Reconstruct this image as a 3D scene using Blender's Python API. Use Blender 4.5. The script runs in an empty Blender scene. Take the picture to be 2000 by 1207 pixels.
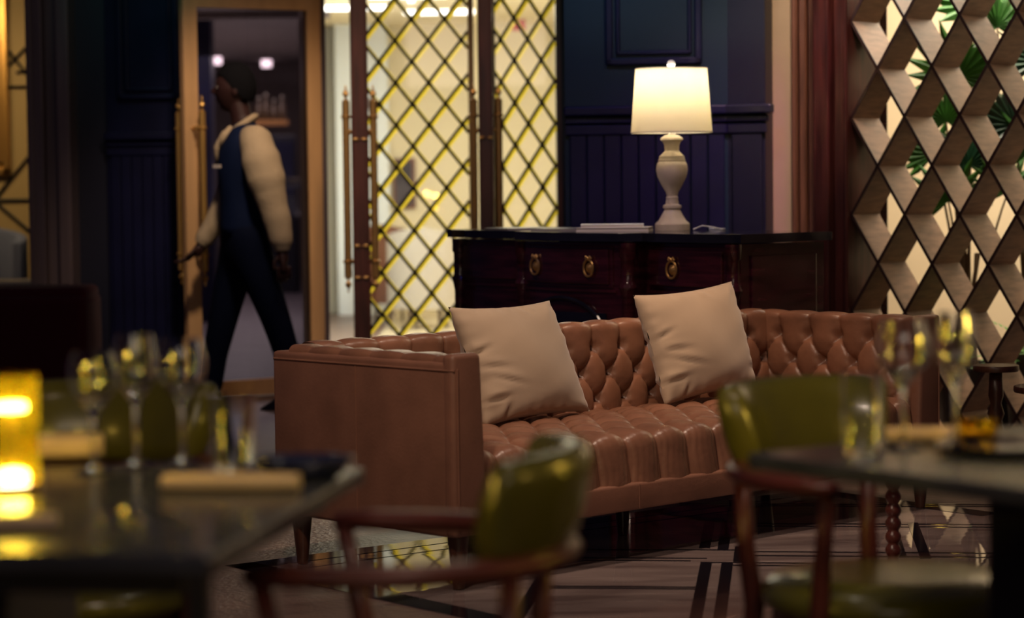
import bpy, bmesh, math, random
from math import sin, cos, pi, radians, sqrt, exp
from mathutils import Vector, Matrix
random.seed(7)
SC = bpy.context.scene
COL = SC.collection

# ------------------------------------------------------------------ camera
cam_data = bpy.data.cameras.new('camera')
cam = bpy.data.objects.new('camera', cam_data); COL.objects.link(cam)
cam.matrix_world = (Matrix.Translation((0, 0, 1.21)) @ Matrix.Rotation(pi/2 - radians(3.218), 4, 'X')
                    @ Matrix.Rotation(radians(-0.66), 4, 'Z'))
cam_data.lens = 85; cam_data.sensor_width = 36; cam_data.clip_start = 0.05
cam_data.dof.use_dof = True; cam_data.dof.focus_distance = 8.1; cam_data.dof.aperture_fstop = 2.2
cam_data.dof.aperture_blades = 9
SC.camera = cam
SC.view_settings.view_transform = 'Standard'; SC.view_settings.look = 'None'
SC.view_settings.gamma = 1.0; SC.view_settings.use_curve_mapping = False
SC.view_settings.exposure = 0.35
SC.cycles.max_bounces = 24; SC.cycles.transparent_max_bounces = 16
SC.cycles.transmission_bounces = 24; SC.cycles.sample_clamp_indirect = 80.0
SC.cycles.caustics_refractive = False; SC.cycles.caustics_reflective = False

# ------------------------------------------------------------------ world and lights
w = bpy.data.worlds.new('world'); SC.world = w; w.use_nodes = True
bg = w.node_tree.nodes['Background']
bg.inputs[0].default_value = (0.26, 0.20, 0.55, 1); bg.inputs[1].default_value = 0.030

def area(name, loc, target, size, power, color, size_y=None, spread=180):
    d = bpy.data.lights.new(name, 'AREA'); d.energy = power; d.color = color
    d.shape = 'RECTANGLE'; d.size = size; d.size_y = size_y or size; d.spread = radians(spread)
    o = bpy.data.objects.new(name, d); COL.objects.link(o); o.location = loc
    o.rotation_euler = (Vector(target) - Vector(loc)).to_track_quat('-Z', 'Y').to_euler()
    return o
def spot(name, loc, target, power, color, angle=60, radius=0.05, blend=0.6):
    d = bpy.data.lights.new(name, 'SPOT'); d.energy = power; d.color = color
    d.spot_size = radians(angle); d.spot_blend = blend; d.shadow_soft_size = radius
    o = bpy.data.objects.new(name, d); COL.objects.link(o); o.location = loc
    o.rotation_euler = (Vector(target) - Vector(loc)).to_track_quat('-Z', 'Y').to_euler()
    return o
def point(name, loc, power, color, radius=0.03):
    d = bpy.data.lights.new(name, 'POINT'); d.energy = power; d.color = color; d.shadow_soft_size = radius
    o = bpy.data.objects.new(name, d); COL.objects.link(o); o.location = loc
    return o
WARM = (1.0, 0.74, 0.56)
WARMER = (1.0, 0.62, 0.36)
# ceiling downlights over the lounge
spot('downlight_sofa', (0.1, 7.0, 3.2), (0.25, 7.95, 0.45), 125, WARM, 52, 0.06, 0.8)
spot('downlight_sofa_back', (0.75, 8.35, 3.2), (0.62, 8.75, 0.6), 75, WARMER, 42, 0.05, 0.9)
spot('downlight_front', (-0.7, 4.6, 3.2), (-0.25, 7.1, 0.4), 145, WARM, 60, 0.12, 0.8)
spot('downlight_door', (-1.2, 10.9, 3.1), (-1.36, 12.9, 1.3), 150, WARM, 42, 0.12, 0.8)
spot('downlight_door_frame', (-0.4, 11.6, 3.1), (-0.6, 13.0, 1.2), 40, WARMER, 70, 0.1, 0.8)
spot('downlight_table', (0.2, 2.9, 3.2), (0.25, 3.9, 0.7), 26, WARM, 60, 0.07, 0.8)
spot('downlight_table_right', (1.3, 3.2, 3.2), (0.9, 4.2, 0.7), 30, WARM, 60, 0.07, 0.8)
spot('downlight_alcove', (1.2, 9.2, 3.2), (1.33, 11.0, 1.4), 120, WARM, 34, 0.08, 0.8)
area('screen_wash_front', (1.2, 8.2, 3.3), (1.9, 10.1, 0.9), 0.6, 14, WARM)
# small warm point lights added around the camera to glint in the glasses
for k, (x, y, z, p) in enumerate([(-1.5, 3.3, 1.05, 2.5), (1.5, 3.2, 1.05, 2.5), (-0.9, 1.4, 1.0, 2.0), (1.1, 1.3, 1.0, 2.0), (0.15, 5.2, 3.0, 5.0), (-1.0, 2.4, 3.0, 5.0)]):
    point('glint_point_%d' % k, (x, y, z), p, (1.0, 0.62, 0.10) if k < 4 else (1.0, 0.85, 0.65), 0.02)
# narrow warm spots added for glints in the glasses on the two tables
for k, (p, t, e) in enumerate([((-2.0, 2.3, 1.25), (-0.56, 3.80, 0.86), 24), ((0.9, 2.0, 1.35), (-0.56, 3.80, 0.86), 24), ((-0.7, 2.0, 1.30), (0.65, 3.92, 0.86), 24), ((2.0, 2.6, 1.25), (0.65, 3.92, 0.86), 24)]):
    spot('glint_spot_%d' % k, p, t, e, (1.0, 0.68, 0.10), 15, 0.017, 0.5)
# coloured accents on the panelling
spot('accent_magenta', (1.5, 8.8, 3.1), (0.84, 11.0, 1.1), 110, (0.70, 0.05, 0.6), 26, 0.1, 1.0)
spot('fill_sideboard', (-0.9, 8.6, 3.1), (0.35, 9.9, 0.7), 40, (1.0, 0.7, 0.6), 36, 0.05, 0.9)  # added spot, no fixture, to bring out the sideboard front
spot('accent_teal', (-0.1, 9.3, 3.1), (0.45, 11.0, 2.3), 26, (0.03, 0.42, 0.5), 40, 0.1, 1.0)
spot('accent_teal_left', (-1.9, 12.0, 3.1), (-2.0, 13.6, 2.1), 14, (0.03, 0.6, 0.45), 40, 0.1, 1.0)
spot('accent_blue', (0.2, 8.6, 3.1), (0.4, 11.0, 1.1), 26, (0.08, 0.14, 1.0), 60, 0.1, 1.0)
spot('accent_blue_left', (-2.2, 10.8, 3.1), (-2.1, 13.6, 1.0), 2.5, (0.08, 0.14, 0.9), 60, 0.1, 1.0)
# lobby behind the glass, and the planted bay behind the screen
area('lobby_ceiling', (-0.3, 17.0, 2.42), (-0.3, 17.0, 0), 1.4, 100, (1.0, 0.93, 0.72), 5.0)
area('lobby_ceiling_cool', (-1.05, 17.5, 2.42), (-1.15, 18.5, 0.8), 0.3, 50, (0.75, 0.9, 1.0), 4.0)
area('bay_wash', (2.4, 11.2, 3.0), (2.5, 12.1, 0.8), 1.8, 95, (1.0, 0.86, 0.66), 0.4)
area('bar_ceiling_fill', (-2.7, 22.0, 0.8), (-2.7, 22.0, 3), 1.5, 30, (1.0, 0.82, 0.66), 8.0)  # added upward fill to brighten the bar ceiling
area('highlight_fill', (0.3, -0.8, 2.6), (0.2, 4.0, 0.8), 3.0, 16, (1.0, 0.80, 0.62), 0.8)  # added soft fill behind the camera for sheen and rim highlights
area('bar_room', (-2.6, 22.0, 2.2), (-2.6, 22.0, 0), 1.0, 45, (1.0, 0.82, 0.68), 8.0)
area('bay_left', (-3.6, 15.3, 2.6), (-3.5, 17.0, 1.2), 1.2, 60, (1.0, 0.75, 0.42), 0.4)

# ------------------------------------------------------------------ materials
def mat(name, col, rough=0.5, metal=0.0, spec=0.5, coat=0.0, noise=None, bump=None, emit=None, sheen=0.0, trans=0.0, aniso=None):
    """noise=(scale, amount, stretch) varies the colour; bump=(scale, strength)"""
    m = bpy.data.materials.new(name); m.use_nodes = True
    nt = m.node_tree; b = nt.nodes['Principled BSDF']
    b.inputs['Base Color'].default_value = (*col, 1); b.inputs['Roughness'].default_value = rough
    b.inputs['Metallic'].default_value = metal; b.inputs['Specular IOR Level'].default_value = spec
    b.inputs['Coat Weight'].default_value = coat; b.inputs['Coat Roughness'].default_value = 0.12
    b.inputs['Sheen Weight'].default_value = sheen
    if trans: b.inputs['Transmission Weight'].default_value = trans
    if emit:
        b.inputs['Emission Color'].default_value = (*emit[0], 1); b.inputs['Emission Strength'].default_value = emit[1]
    tc = nt.nodes.new('ShaderNodeTexCoord')
    if noise:
        sc, amt, st = noise
        mp = nt.nodes.new('ShaderNodeMapping'); mp.inputs['Scale'].default_value = st
        n = nt.nodes.new('ShaderNodeTexNoise'); n.inputs['Scale'].default_value = sc; n.inputs['Detail'].default_value = 6
        r = nt.nodes.new('ShaderNodeValToRGB')
        lo = tuple(max(0, c*(1-amt)) for c in col); hi = tuple(min(1, c*(1+amt)) for c in col)
        r.color_ramp.elements[0].position = 0.3; r.color_ramp.elements[1].position = 0.7
        r.color_ramp.elements[0].color = (*lo, 1); r.color_ramp.elements[1].color = (*hi, 1)
        nt.links.new(tc.outputs['Object'], mp.inputs[0]); nt.links.new(mp.outputs[0], n.inputs['Vector'])
        nt.links.new(n.outputs['Fac'], r.inputs[0]); nt.links.new(r.outputs[0], b.inputs['Base Color'])
    if bump:
        n2 = nt.nodes.new('ShaderNodeTexNoise'); n2.inputs['Scale'].default_value = bump[0]; n2.inputs['Detail'].default_value = 5
        bp = nt.nodes.new('ShaderNodeBump'); bp.inputs['Strength'].default_value = bump[1]; bp.inputs['Distance'].default_value = 0.01
        if len(bump) > 2:
            mp2 = nt.nodes.new('ShaderNodeMapping'); mp2.inputs['Scale'].default_value = bump[2]
            nt.links.new(tc.outputs['Object'], mp2.inputs[0]); nt.links.new(mp2.outputs[0], n2.inputs['Vector'])
        else:
            nt.links.new(tc.outputs['Object'], n2.inputs['Vector'])
        nt.links.new(n2.outputs['Fac'], bp.inputs['Height']); nt.links.new(bp.outputs[0], b.inputs['Normal'])
    return m

M = {}
M['leather'] = mat('tan leather', (0.235, 0.108, 0.068), 0.42, spec=0.45, noise=(7, 0.16, (1, 1, 1)), bump=(90, 0.10))
M['leather_tuft'] = mat('tufted tan leather', (0.215, 0.098, 0.058), 0.33, spec=0.5, noise=(9, 0.2, (1, 1, 1)), bump=(16, 0.35, (1, 1, 1)))
M['sofa_leg'] = mat('dark walnut leg', (0.06, 0.022, 0.012), 0.35, noise=(12, 0.4, (6, 6, 1)))
M['pillow'] = mat('sand velvet', (0.42, 0.31, 0.215), 0.85, spec=0.2, sheen=0.35, noise=(5, 0.06, (1, 1, 1)), bump=(30, 0.06))
M['mahogany'] = mat('mahogany', (0.036, 0.006, 0.010), 0.2, coat=0.4, noise=(5, 0.6, (1, 1, 9)))
M['slab'] = mat('black marble', (0.008, 0.008, 0.014), 0.10, coat=0.3, noise=(4, 0.8, (1, 1, 1)))
M['brass'] = mat('aged brass', (0.55, 0.33, 0.12), 0.30, metal=0.75)
M['brass_bright'] = mat('polished brass', (0.70, 0.42, 0.12), 0.25, metal=0.7)
M['gold_paint'] = mat('satin gold', (0.60, 0.36, 0.16), 0.42, spec=0.5, noise=(4, 0.1, (4, 4, 0.5)))
M['navy'] = mat('navy panelling', (0.006, 0.007, 0.032), 0.42, spec=0.25, noise=(3, 0.3, (1, 1, 1)))
M['navy_dark'] = mat('dark navy paint', (0.004, 0.005, 0.018), 0.45)
M['teal'] = mat('deep teal panel', (0.006, 0.022, 0.036), 0.45, spec=0.25)
M['redwood'] = mat('dark red wood', (0.060, 0.016, 0.012), 0.32, noise=(5, 0.5, (7, 7, 0.6)))
M['brownwood'] = mat('brown moulding', (0.16, 0.062, 0.035), 0.4, noise=(5, 0.4, (7, 7, 0.6)))
M['beige'] = mat('beige plaster', (0.44, 0.33, 0.20), 0.8, noise=(4, 0.08, (1, 1, 1)), bump=(60, 0.1))
M['screen_face'] = mat('screen board oak', (0.25, 0.15, 0.095), 0.5, noise=(9, 0.3, (1, 1, 6)))
M['screen_edge'] = mat('screen front edge', (0.028, 0.010, 0.009), 0.45)
M['cream'] = mat('cream wall', (0.72, 0.62, 0.46), 0.8, noise=(1.2, 0.05, (1, 1, 1)))
M['lobbywhite'] = mat('lobby wall', (0.80, 0.70, 0.50), 0.7)
M['lobbycool'] = mat('lobby side wall', (0.78, 0.82, 0.86), 0.7)
M['lobbyfloor'] = mat('lobby stone floor', (0.70, 0.60, 0.42), 0.25, noise=(2, 0.1, (1, 1, 1)))
M['taupe'] = mat('taupe casing', (0.13, 0.095, 0.095), 0.42, noise=(3, 0.2, (6, 6, 0.4)))
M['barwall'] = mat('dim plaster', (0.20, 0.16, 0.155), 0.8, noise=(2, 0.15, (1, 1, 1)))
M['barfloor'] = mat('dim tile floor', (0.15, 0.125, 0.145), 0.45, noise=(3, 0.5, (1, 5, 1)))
M['lamp_stone'] = mat('chalk white ceramic', (0.56, 0.46, 0.33), 0.55, noise=(14, 0.10, (1, 1, 1)), bump=(40, 0.1))
M['white'] = mat('white enamel', (0.85, 0.84, 0.80), 0.35)
M['paper'] = mat('paper', (0.62, 0.55, 0.48), 0.6)
M['paper_dark'] = mat('magazine cover', (0.10, 0.085, 0.12), 0.3, noise=(20, 0.8, (1, 1, 1)))
M['green'] = mat('olive green leather', (0.130, 0.120, 0.014), 0.25, coat=0.25, noise=(6, 0.15, (1, 1, 1)))
M['chairwood'] = mat('red brown chair wood', (0.125, 0.030, 0.020), 0.32, noise=(8, 0.4, (1, 1, 1)))
M['table'] = mat('dark stone tabletop', (0.048, 0.052, 0.066), 0.20, spec=0.6, noise=(6, 0.3, (1, 1, 1)))
M['black'] = mat('black metal', (0.006, 0.006, 0.010), 0.4)
M['napkin'] = mat('cream linen', (0.62, 0.47, 0.33), 0.9, bump=(50, 0.2))
M['navydish'] = mat('navy glazed ceramic', (0.012, 0.016, 0.06), 0.08, coat=0.8)
M['steel'] = mat('polished steel', (0.6, 0.58, 0.56), 0.12, metal=1.0)
M['velvet'] = mat('dark red velvet', (0.045, 0.005, 0.010), 0.9, sheen=0.08, spec=0.1)
M['greyblue'] = mat('grey blue upholstery', (0.22, 0.24, 0.33), 0.85)
M['offwhite'] = mat('off white upholstery', (0.44, 0.39, 0.33), 0.85)
M['skin'] = mat('deep brown skin', (0.030, 0.012, 0.010), 0.5, spec=0.3)
M['hair'] = mat('black hair', (0.004, 0.004, 0.005), 0.9, spec=0.1, bump=(120, 0.6))
M['vest'] = mat('navy waistcoat', (0.003, 0.008, 0.030), 0.8, spec=0.12, bump=(60, 0.1))
M['shirt'] = mat('cream shirt', (0.36, 0.28, 0.17), 0.85, bump=(14, 0.7))
M['trouser'] = mat('dark trousers', (0.002, 0.004, 0.014), 0.85, spec=0.08, bump=(10, 0.4))
M['shoe'] = mat('black shoe', (0.006, 0.005, 0.006), 0.3)
M['leaf'] = mat('palm leaf green', (0.045, 0.19, 0.022), 0.45, noise=(9, 0.4, (1, 1, 1)))
M['leaf_shaded'] = mat('shaded palm leaf', (0.012, 0.065, 0.028), 0.4, noise=(9, 0.4, (1, 1, 1)))  # darker green puts the shade on some leaves into their colour
M['fern'] = mat('fern green', (0.13, 0.38, 0.06), 0.5)
M['stalk'] = mat('stalk brown', (0.13, 0.08, 0.04), 0.7)
M['pot'] = mat('dark planter', (0.04, 0.035, 0.035), 0.5)
M['bottle'] = mat('bottle glass', (0.10, 0.06, 0.03), 0.1, coat=0.5)
M['amber_label'] = mat('amber shelf', (0.45, 0.20, 0.05), 0.4)
M['eye'] = mat('eye white', (0.16, 0.14, 0.13), 0.3)
M['redsign'] = mat('red sign', (0.5, 0.02, 0.03), 0.5)
M['gilt'] = mat('gilt frame', (0.75, 0.40, 0.10), 0.3, metal=0.8)
M['goldwall'] = mat('gold wallcovering', (0.62, 0.42, 0.16), 0.6)
M['canvas'] = mat('dark painting', (0.05, 0.04, 0.05), 0.6, noise=(3, 0.8, (1, 1, 1)))
M['light_emit'] = mat('lit diffuser', (1, 1, 1), 0.5, emit=((1.0, 0.97, 0.92), 3.0))
M['spot_emit'] = mat('lit downlight', (1, 1, 1), 0.5, emit=((1.0, 0.75, 0.66), 3.0))
M['bulb'] = mat('lit bulb glass', (1, 1, 1), 0.5, emit=((1.0, 0.95, 0.85), 3.0))
M['glow'] = mat('lit lamp disc', (1, 1, 1), 0.5, emit=((1.0, 0.92, 0.72), 42.0))

def glass_mat(name, col, rough=0.0, ior=1.45):
    m = bpy.data.materials.new(name); m.use_nodes = True; nt = m.node_tree
    nt.nodes.clear(); o = nt.nodes.new('ShaderNodeOutputMaterial'); g = nt.nodes.new('ShaderNodeBsdfGlass')
    g.inputs[0].default_value = (*col, 1); g.inputs['Roughness'].default_value = rough; g.inputs['IOR'].default_value = ior
    nt.links.new(g.outputs[0], o.inputs[0]); return m
M['glass'] = glass_mat('clear glass', (0.96, 0.97, 0.98))
M['amber'] = glass_mat('amber glass', (1.0, 0.86, 0.26), 0.05)
def amber_add():
    nt = M['amber'].node_tree; g = nt.nodes['Glass BSDF']; o = nt.nodes['Material Output']
    t = nt.nodes.new('ShaderNodeBsdfTranslucent'); t.inputs[0].default_value = (1.0, 0.74, 0.04, 1)
    mx = nt.nodes.new('ShaderNodeMixShader'); mx.inputs[0].default_value = 0.06
    nt.links.new(g.outputs[0], mx.inputs[1]); nt.links.new(t.outputs[0], mx.inputs[2]); nt.links.new(mx.outputs[0], o.inputs[0])
amber_add()
def pane_mat(name, tint):
    m = bpy.data.materials.new(name); m.use_nodes = True; nt = m.node_tree; nt.nodes.clear()
    o = nt.nodes.new('ShaderNodeOutputMaterial'); mx = nt.nodes.new('ShaderNodeMixShader')
    t = nt.nodes.new('ShaderNodeBsdfTransparent'); t.inputs[0].default_value = (*tint, 1)
    g = nt.nodes.new('ShaderNodeBsdfGlossy'); g.inputs['Roughness'].default_value = 0.02
    f = nt.nodes.new('ShaderNodeFresnel'); f.inputs[0].default_value = 1.5
    nt.links.new(f.outputs[0], mx.inputs[0]); nt.links.new(t.outputs[0], mx.inputs[1]); nt.links.new(g.outputs[0], mx.inputs[2])
    nt.links.new(mx.outputs[0], o.inputs[0]); return m
M['pane'] = pane_mat('window pane', (0.95, 0.95, 0.95))
M['pane_smoke'] = pane_mat('smoked pane', (0.72, 0.70, 0.80))
def translucent_mat(name, col, mixf=0.5, gloss=0.0):
    m = bpy.data.materials.new(name); m.use_nodes = True; nt = m.node_tree; nt.nodes.clear()
    o = nt.nodes.new('ShaderNodeOutputMaterial'); mx = nt.nodes.new('ShaderNodeMixShader'); mx.inputs[0].default_value = mixf
    t = nt.nodes.new('ShaderNodeBsdfTranslucent'); t.inputs[0].default_value = (*col, 1)
    d = nt.nodes.new('ShaderNodeBsdfDiffuse'); d.inputs[0].default_value = (*col, 1)
    nt.links.new(d.outputs[0], mx.inputs[1]); nt.links.new(t.outputs[0], mx.inputs[2]); nt.links.new(mx.outputs[0], o.inputs[0]); return m
M['shade'] = translucent_mat('linen lampshade', (0.84, 0.76, 0.58), 0.55)
M['yellowfilm'] = translucent_mat('yellow edge film', (0.95, 0.86, 0.24), 0.8)

# floor materials
def floor_mats():
    m = bpy.data.materials.new('brown timber floor'); m.use_nodes = True; nt = m.node_tree; b = nt.nodes['Principled BSDF']
    tc = nt.nodes.new('ShaderNodeTexCoord'); mp = nt.nodes.new('ShaderNodeMapping')
    mp.inputs['Rotation'].default_value = (0, 0, radians(-25)); mp.inputs['Scale'].default_value = (1, 6, 1)
    br = nt.nodes.new('ShaderNodeTexBrick'); br.inputs['Scale'].default_value = 2.2
    br.inputs['Color1'].default_value = (0.30, 0.20, 0.165, 1); br.inputs['Color2'].default_value = (0.24, 0.16, 0.135, 1)
    br.inputs['Mortar'].default_value = (0.04, 0.025, 0.025, 1); br.inputs['Mortar Size'].default_value = 0.004
    br.inputs['Brick Width'].default_value = 1.2; br.inputs['Row Height'].default_value = 0.3
    mp0 = nt.nodes.new('ShaderNodeMapping'); mp0.inputs['Rotation'].default_value = (0, 0, radians(-25))
    nt.links.new(tc.outputs['Object'], mp0.inputs[0]); nt.links.new(mp0.outputs[0], br.inputs['Vector'])
    n = nt.nodes.new('ShaderNodeTexNoise'); n.inputs['Scale'].default_value = 9; n.inputs['Detail'].default_value = 8
    nt.links.new(tc.outputs['Object'], mp.inputs[0]); nt.links.new(mp.outputs[0], n.inputs['Vector'])
    mx = nt.nodes.new('ShaderNodeMix'); mx.data_type = 'RGBA'; mx.blend_type = 'MULTIPLY'; mx.inputs[0].default_value = 0.8
    nt.links.new(br.outputs['Color'], mx.inputs[6]); nt.links.new(n.outputs['Fac'], mx.inputs[7])
    nt.links.new(mx.outputs[2], b.inputs['Base Color'])
    b.inputs['Roughness'].default_value = 0.38
    n2 = nt.nodes.new('ShaderNodeTexNoise'); n2.inputs['Scale'].default_value = 55; n2.inputs['Detail'].default_value = 4
    nt.links.new(tc.outputs['Object'], n2.inputs['Vector'])
    bp = nt.nodes.new('ShaderNodeBump'); bp.inputs['Strength'].default_value = 0.5; bp.inputs['Distance'].default_value = 0.01
    nt.links.new(n2.outputs['Fac'], bp.inputs['Height']); nt.links.new(bp.outputs[0], b.inputs['Normal'])
    M['floor'] = m
    m = bpy.data.materials.new('polished veined marble'); m.use_nodes = True; nt = m.node_tree; b = nt.nodes['Principled BSDF']
    tc = nt.nodes.new('ShaderNodeTexCoord'); mp = nt.nodes.new('ShaderNodeMapping')
    mp.inputs['Rotation'].default_value = (0, 0, radians(6)); mp.inputs['Scale'].default_value = (1.0, 5.0, 1)
    n = nt.nodes.new('ShaderNodeTexNoise'); n.inputs['Scale'].default_value = 2.2; n.inputs['Detail'].default_value = 9
    n.inputs['Distortion'].default_value = 0.8
    r = nt.nodes.new('ShaderNodeValToRGB')
    r.color_ramp.elements[0].position = 0.32; r.color_ramp.elements[0].color = (0.15, 0.105, 0.10, 1)
    r.color_ramp.elements[1].position = 0.72; r.color_ramp.elements[1].color = (0.34, 0.26, 0.24, 1)
    nt.links.new(tc.outputs['Object'], mp.inputs[0]); nt.links.new(mp.outputs[0], n.inputs['Vector'])
    nt.links.new(n.outputs['Fac'], r.inputs[0]); nt.links.new(r.outputs[0], b.inputs['Base Color'])
    b.inputs['Roughness'].default_value = 0.015; b.inputs['IOR'].default_value = 2.0; b.inputs['Specular IOR Level'].default_value = 0.6
    n2 = nt.nodes.new('ShaderNodeTexNoise'); n2.inputs['Scale'].default_value = 5
    nt.links.new(tc.outputs['Object'], n2.inputs['Vector'])
    bp = nt.nodes.new('ShaderNodeBump'); bp.inputs['Strength'].default_value = 0.02; bp.inputs['Distance'].default_value = 0.02
    nt.links.new(n2.outputs['Fac'], bp.inputs['Height']); nt.links.new(bp.outputs[0], b.inputs['Normal'])
    M['marble'] = m
floor_mats()
M['inlay'] = mat('black marble inlay', (0.010, 0.009, 0.014), 0.05, spec=0.6)

# ------------------------------------------------------------------ mesh helpers
class MB:
    def __init__(s): s.v = []; s.f = []; s.mi = []
    def add(s, vs, fs, mi=0):
        o = len(s.v); s.v += [tuple(v) for v in vs]; s.f += [tuple(i+o for i in f) for f in fs]; s.mi += [mi]*len(fs); return s
    def box(s, c, d, rot=None, mi=0):
        hx, hy, hz = d[0]/2, d[1]/2, d[2]/2
        vs = [Vector((x*hx, y*hy, z*hz)) for z in (-1, 1) for y in (-1, 1) for x in (-1, 1)]
        if rot is not None: vs = [rot @ v for v in vs]
        vs = [v + Vector(c) for v in vs]
        return s.add(vs, [(0,2,3,1),(4,5,7,6),(0,1,5,4),(2,6,7,3),(0,4,6,2),(1,3,7,5)], mi)
    def lim(s, x0, x1, y0, y1, z0, z1, mi=0):
        return s.box(((x0+x1)/2, (y0+y1)/2, (z0+z1)/2), (abs(x1-x0), abs(y1-y0), abs(z1-z0)), mi=mi)
    def prism(s, poly, z0, z1, mi=0):
        n = len(poly)
        vs = [(x, y, z0) for x, y in poly] + [(x, y, z1) for x, y in poly]
        fs = [tuple(reversed(range(n))), tuple(range(n, 2*n))] + [(i, (i+1) % n, n+(i+1) % n, n+i) for i in range(n)]
        return s.add(vs, fs, mi)
    def hexa(s, b4, t4, mi=0):
        return s.add(list(b4)+list(t4), [(3,2,1,0),(4,5,6,7),(0,1,5,4),(1,2,6,5),(2,3,7,6),(3,0,4,7)], mi)
    def lathe(s, prof, n=24, c=(0,0,0), mi=0, closed=False, mtx=None):
        vs = []; fs = []
        m = len(prof)
        for r, z in prof:
            for k in range(n):
                a = 2*pi*k/n; p = Vector((r*cos(a), r*sin(a), z))
                if mtx is not None: p = mtx @ p
                vs.append((c[0]+p[0], c[1]+p[1], c[2]+p[2]))
        for i in range(m-1):
            for k in range(n):
                fs.append((i*n+k, i*n+(k+1) % n, (i+1)*n+(k+1) % n, (i+1)*n+k))
        if closed:
            for k in range(n): fs.append(((m-1)*n+k, (m-1)*n+(k+1) % n, (k+1) % n, k))
        else:
            fs.append(tuple(reversed(range(n)))); fs.append(tuple((m-1)*n+k for k in range(n)))
        return s.add(vs, fs, mi)
    def tube(s, pts, r, n=10, mi=0, flat=None):
        """sweep; r number or list; flat=(w,h) gives an oval section w across, h up"""
        pts = [Vector(p) for p in pts]; m = len(pts); vs = []; fs = []
        rs = r if isinstance(r, (list, tuple)) else [r]*m
        up = Vector((0, 0, 1)); prev = None
        for i, p in enumerate(pts):
            t = (pts[min(i+1, m-1)] - pts[max(i-1, 0)]).normalized()
            if prev is None:
                ref = up if abs(t.z) < 0.9 else Vector((0, 1, 0))
                a = t.cross(ref).normalized()
            else:
                a = (prev - t*prev.dot(t)).normalized()
            prev = a; b = a.cross(t).normalized()
            for k in range(n):
                th = 2*pi*k/n
                w_, h_ = (flat[0]/2*rs[i], flat[1]/2*rs[i]) if flat else (rs[i], rs[i])
                vs.append(p + a*cos(th)*w_ + b*sin(th)*h_)
        for i in range(m-1):
            for k in range(n):
                fs.append((i*n+k, (i+1)*n+k, (i+1)*n+(k+1) % n, i*n+(k+1) % n))
        fs.append(tuple(range(n))); fs.append(tuple(reversed([(m-1)*n+k for k in range(n)])))
        return s.add(vs, fs, mi)
    def ball(s, c, r, n=12, sc=(1,1,1), mi=0):
        prof = [(max(1e-4, r*sin(pi*i/n)), -r*cos(pi*i/n)) for i in range(n+1)]
        mt = Matrix.Diagonal((*sc, 1)).to_3x3()
        return s.lathe(prof, n+4, c, mi, mtx=mt)
    def build(s, name, mats, parent=None, smooth=False, bevel=None, loc=(0,0,0), rotz=0.0, seg=2, sharp=35):
        me = bpy.data.meshes.new(name); me.from_pydata(s.v, [], s.f)
        if not isinstance(mats, (list, tuple)): mats = [mats]
        for m in mats: me.materials.append(m)
        me.polygons.foreach_set('material_index', s.mi)
        bm = bmesh.new(); bm.from_mesh(me); bmesh.ops.recalc_face_normals(bm, faces=bm.faces); bm.to_mesh(me); bm.free()
        if smooth:
            me.polygons.foreach_set('use_smooth', [True]*len(me.polygons))
            me.set_sharp_from_angle(angle=radians(sharp)) if smooth != 'all' else None
        me.update()
        o = bpy.data.objects.new(name, me); COL.objects.link(o); o.location = loc; o.rotation_euler = (0, 0, rotz)
        if parent is not None: o.parent = parent
        if bevel:
            b = o.modifiers.new('bevel', 'BEVEL'); b.width = bevel; b.segments = seg; b.limit_method = 'ANGLE'; b.angle_limit = radians(40)
            b.harden_normals = False
        return o

def thing(name, label, cat, loc=(0,0,0), rotz=0.0, group=None):
    o = bpy.data.objects.new(name, None); COL.objects.link(o); o.location = loc; o.rotation_euler = (0, 0, rotz)
    o.empty_display_size = 0.1
    return tag(o, label, cat, group)
def tag(o, label, cat, group=None):
    o['label'] = label; o['category'] = cat
    if group: o['group'] = group
    return o
def struct(o): o['kind'] = 'structure'; return o
def lab(o, text): o['label'] = text; return o
def dup(root, loc, rotz, label=None, group=None):
    r = root.copy(); COL.objects.link(r); r.location = loc; r.rotation_euler = (0, 0, rotz)
    if label: r['label'] = label
    if group: r['group'] = group
    for ch in list(root.children):
        c = ch.copy(); COL.objects.link(c); c.parent = r
        for g in ch.children:
            d = g.copy(); COL.objects.link(d); d.parent = c
    return r

ROOM = radians(-6.4)
RU = Vector((cos(ROOM), sin(ROOM))); RV = Vector((-sin(ROOM), cos(ROOM)))
def wall_box(name, p0, p1, thick, z0, z1, m, bevel=None, parent=None):
    """upright slab from p0 to p1 (front edge), thickness to the left of the direction"""
    p0 = Vector(p0); p1 = Vector(p1); d = p1 - p0; L = d.length; a = math.atan2(d.y, d.x)
    o = MB().lim(0, L, 0, thick, z0, z1).build(name, m, bevel=bevel, loc=(p0.x, p0.y, 0), rotz=a)
    if parent: o.parent = parent
    return struct(o)

# ------------------------------------------------------------------ floor
fl = MB(); fl.lim(-7, 5, -1.5, 30, -0.1, 0.0)
floor = struct(fl.build('floor', M['floor']))
BL = Vector((-0.90, 7.46)); e1 = Vector((0.777, 0.629)); e2 = Vector((0.629, -0.777)); SL = 2.62
def quad(mb, p, q, wdt, z):
    p = Vector(p); q = Vector(q); d = (q-p).normalized(); n = Vector((-d.y, d.x))*wdt/2
    mb.prism([tuple(p-n), tuple(q-n), tuple(q+n), tuple(p+n)], z-0.001, z)
B0 = BL; B1 = BL+e1*SL; B2 = B1+e2*4.2; B3 = BL+e2*4.2
mm = MB().prism([tuple(B0), tuple(B3), tuple(B2), tuple(B1)], 0.0, 0.0012)
struct(mm.build('floor_marble', M['marble'], parent=floor))
il = MB(); z = 0.0024; bw = 0.10
quad(il, B0+e2*bw/2, B1+e2*bw/2, bw, z)
quad(il, B0+e1*bw/2, B3+e1*bw/2, bw, z)
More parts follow.
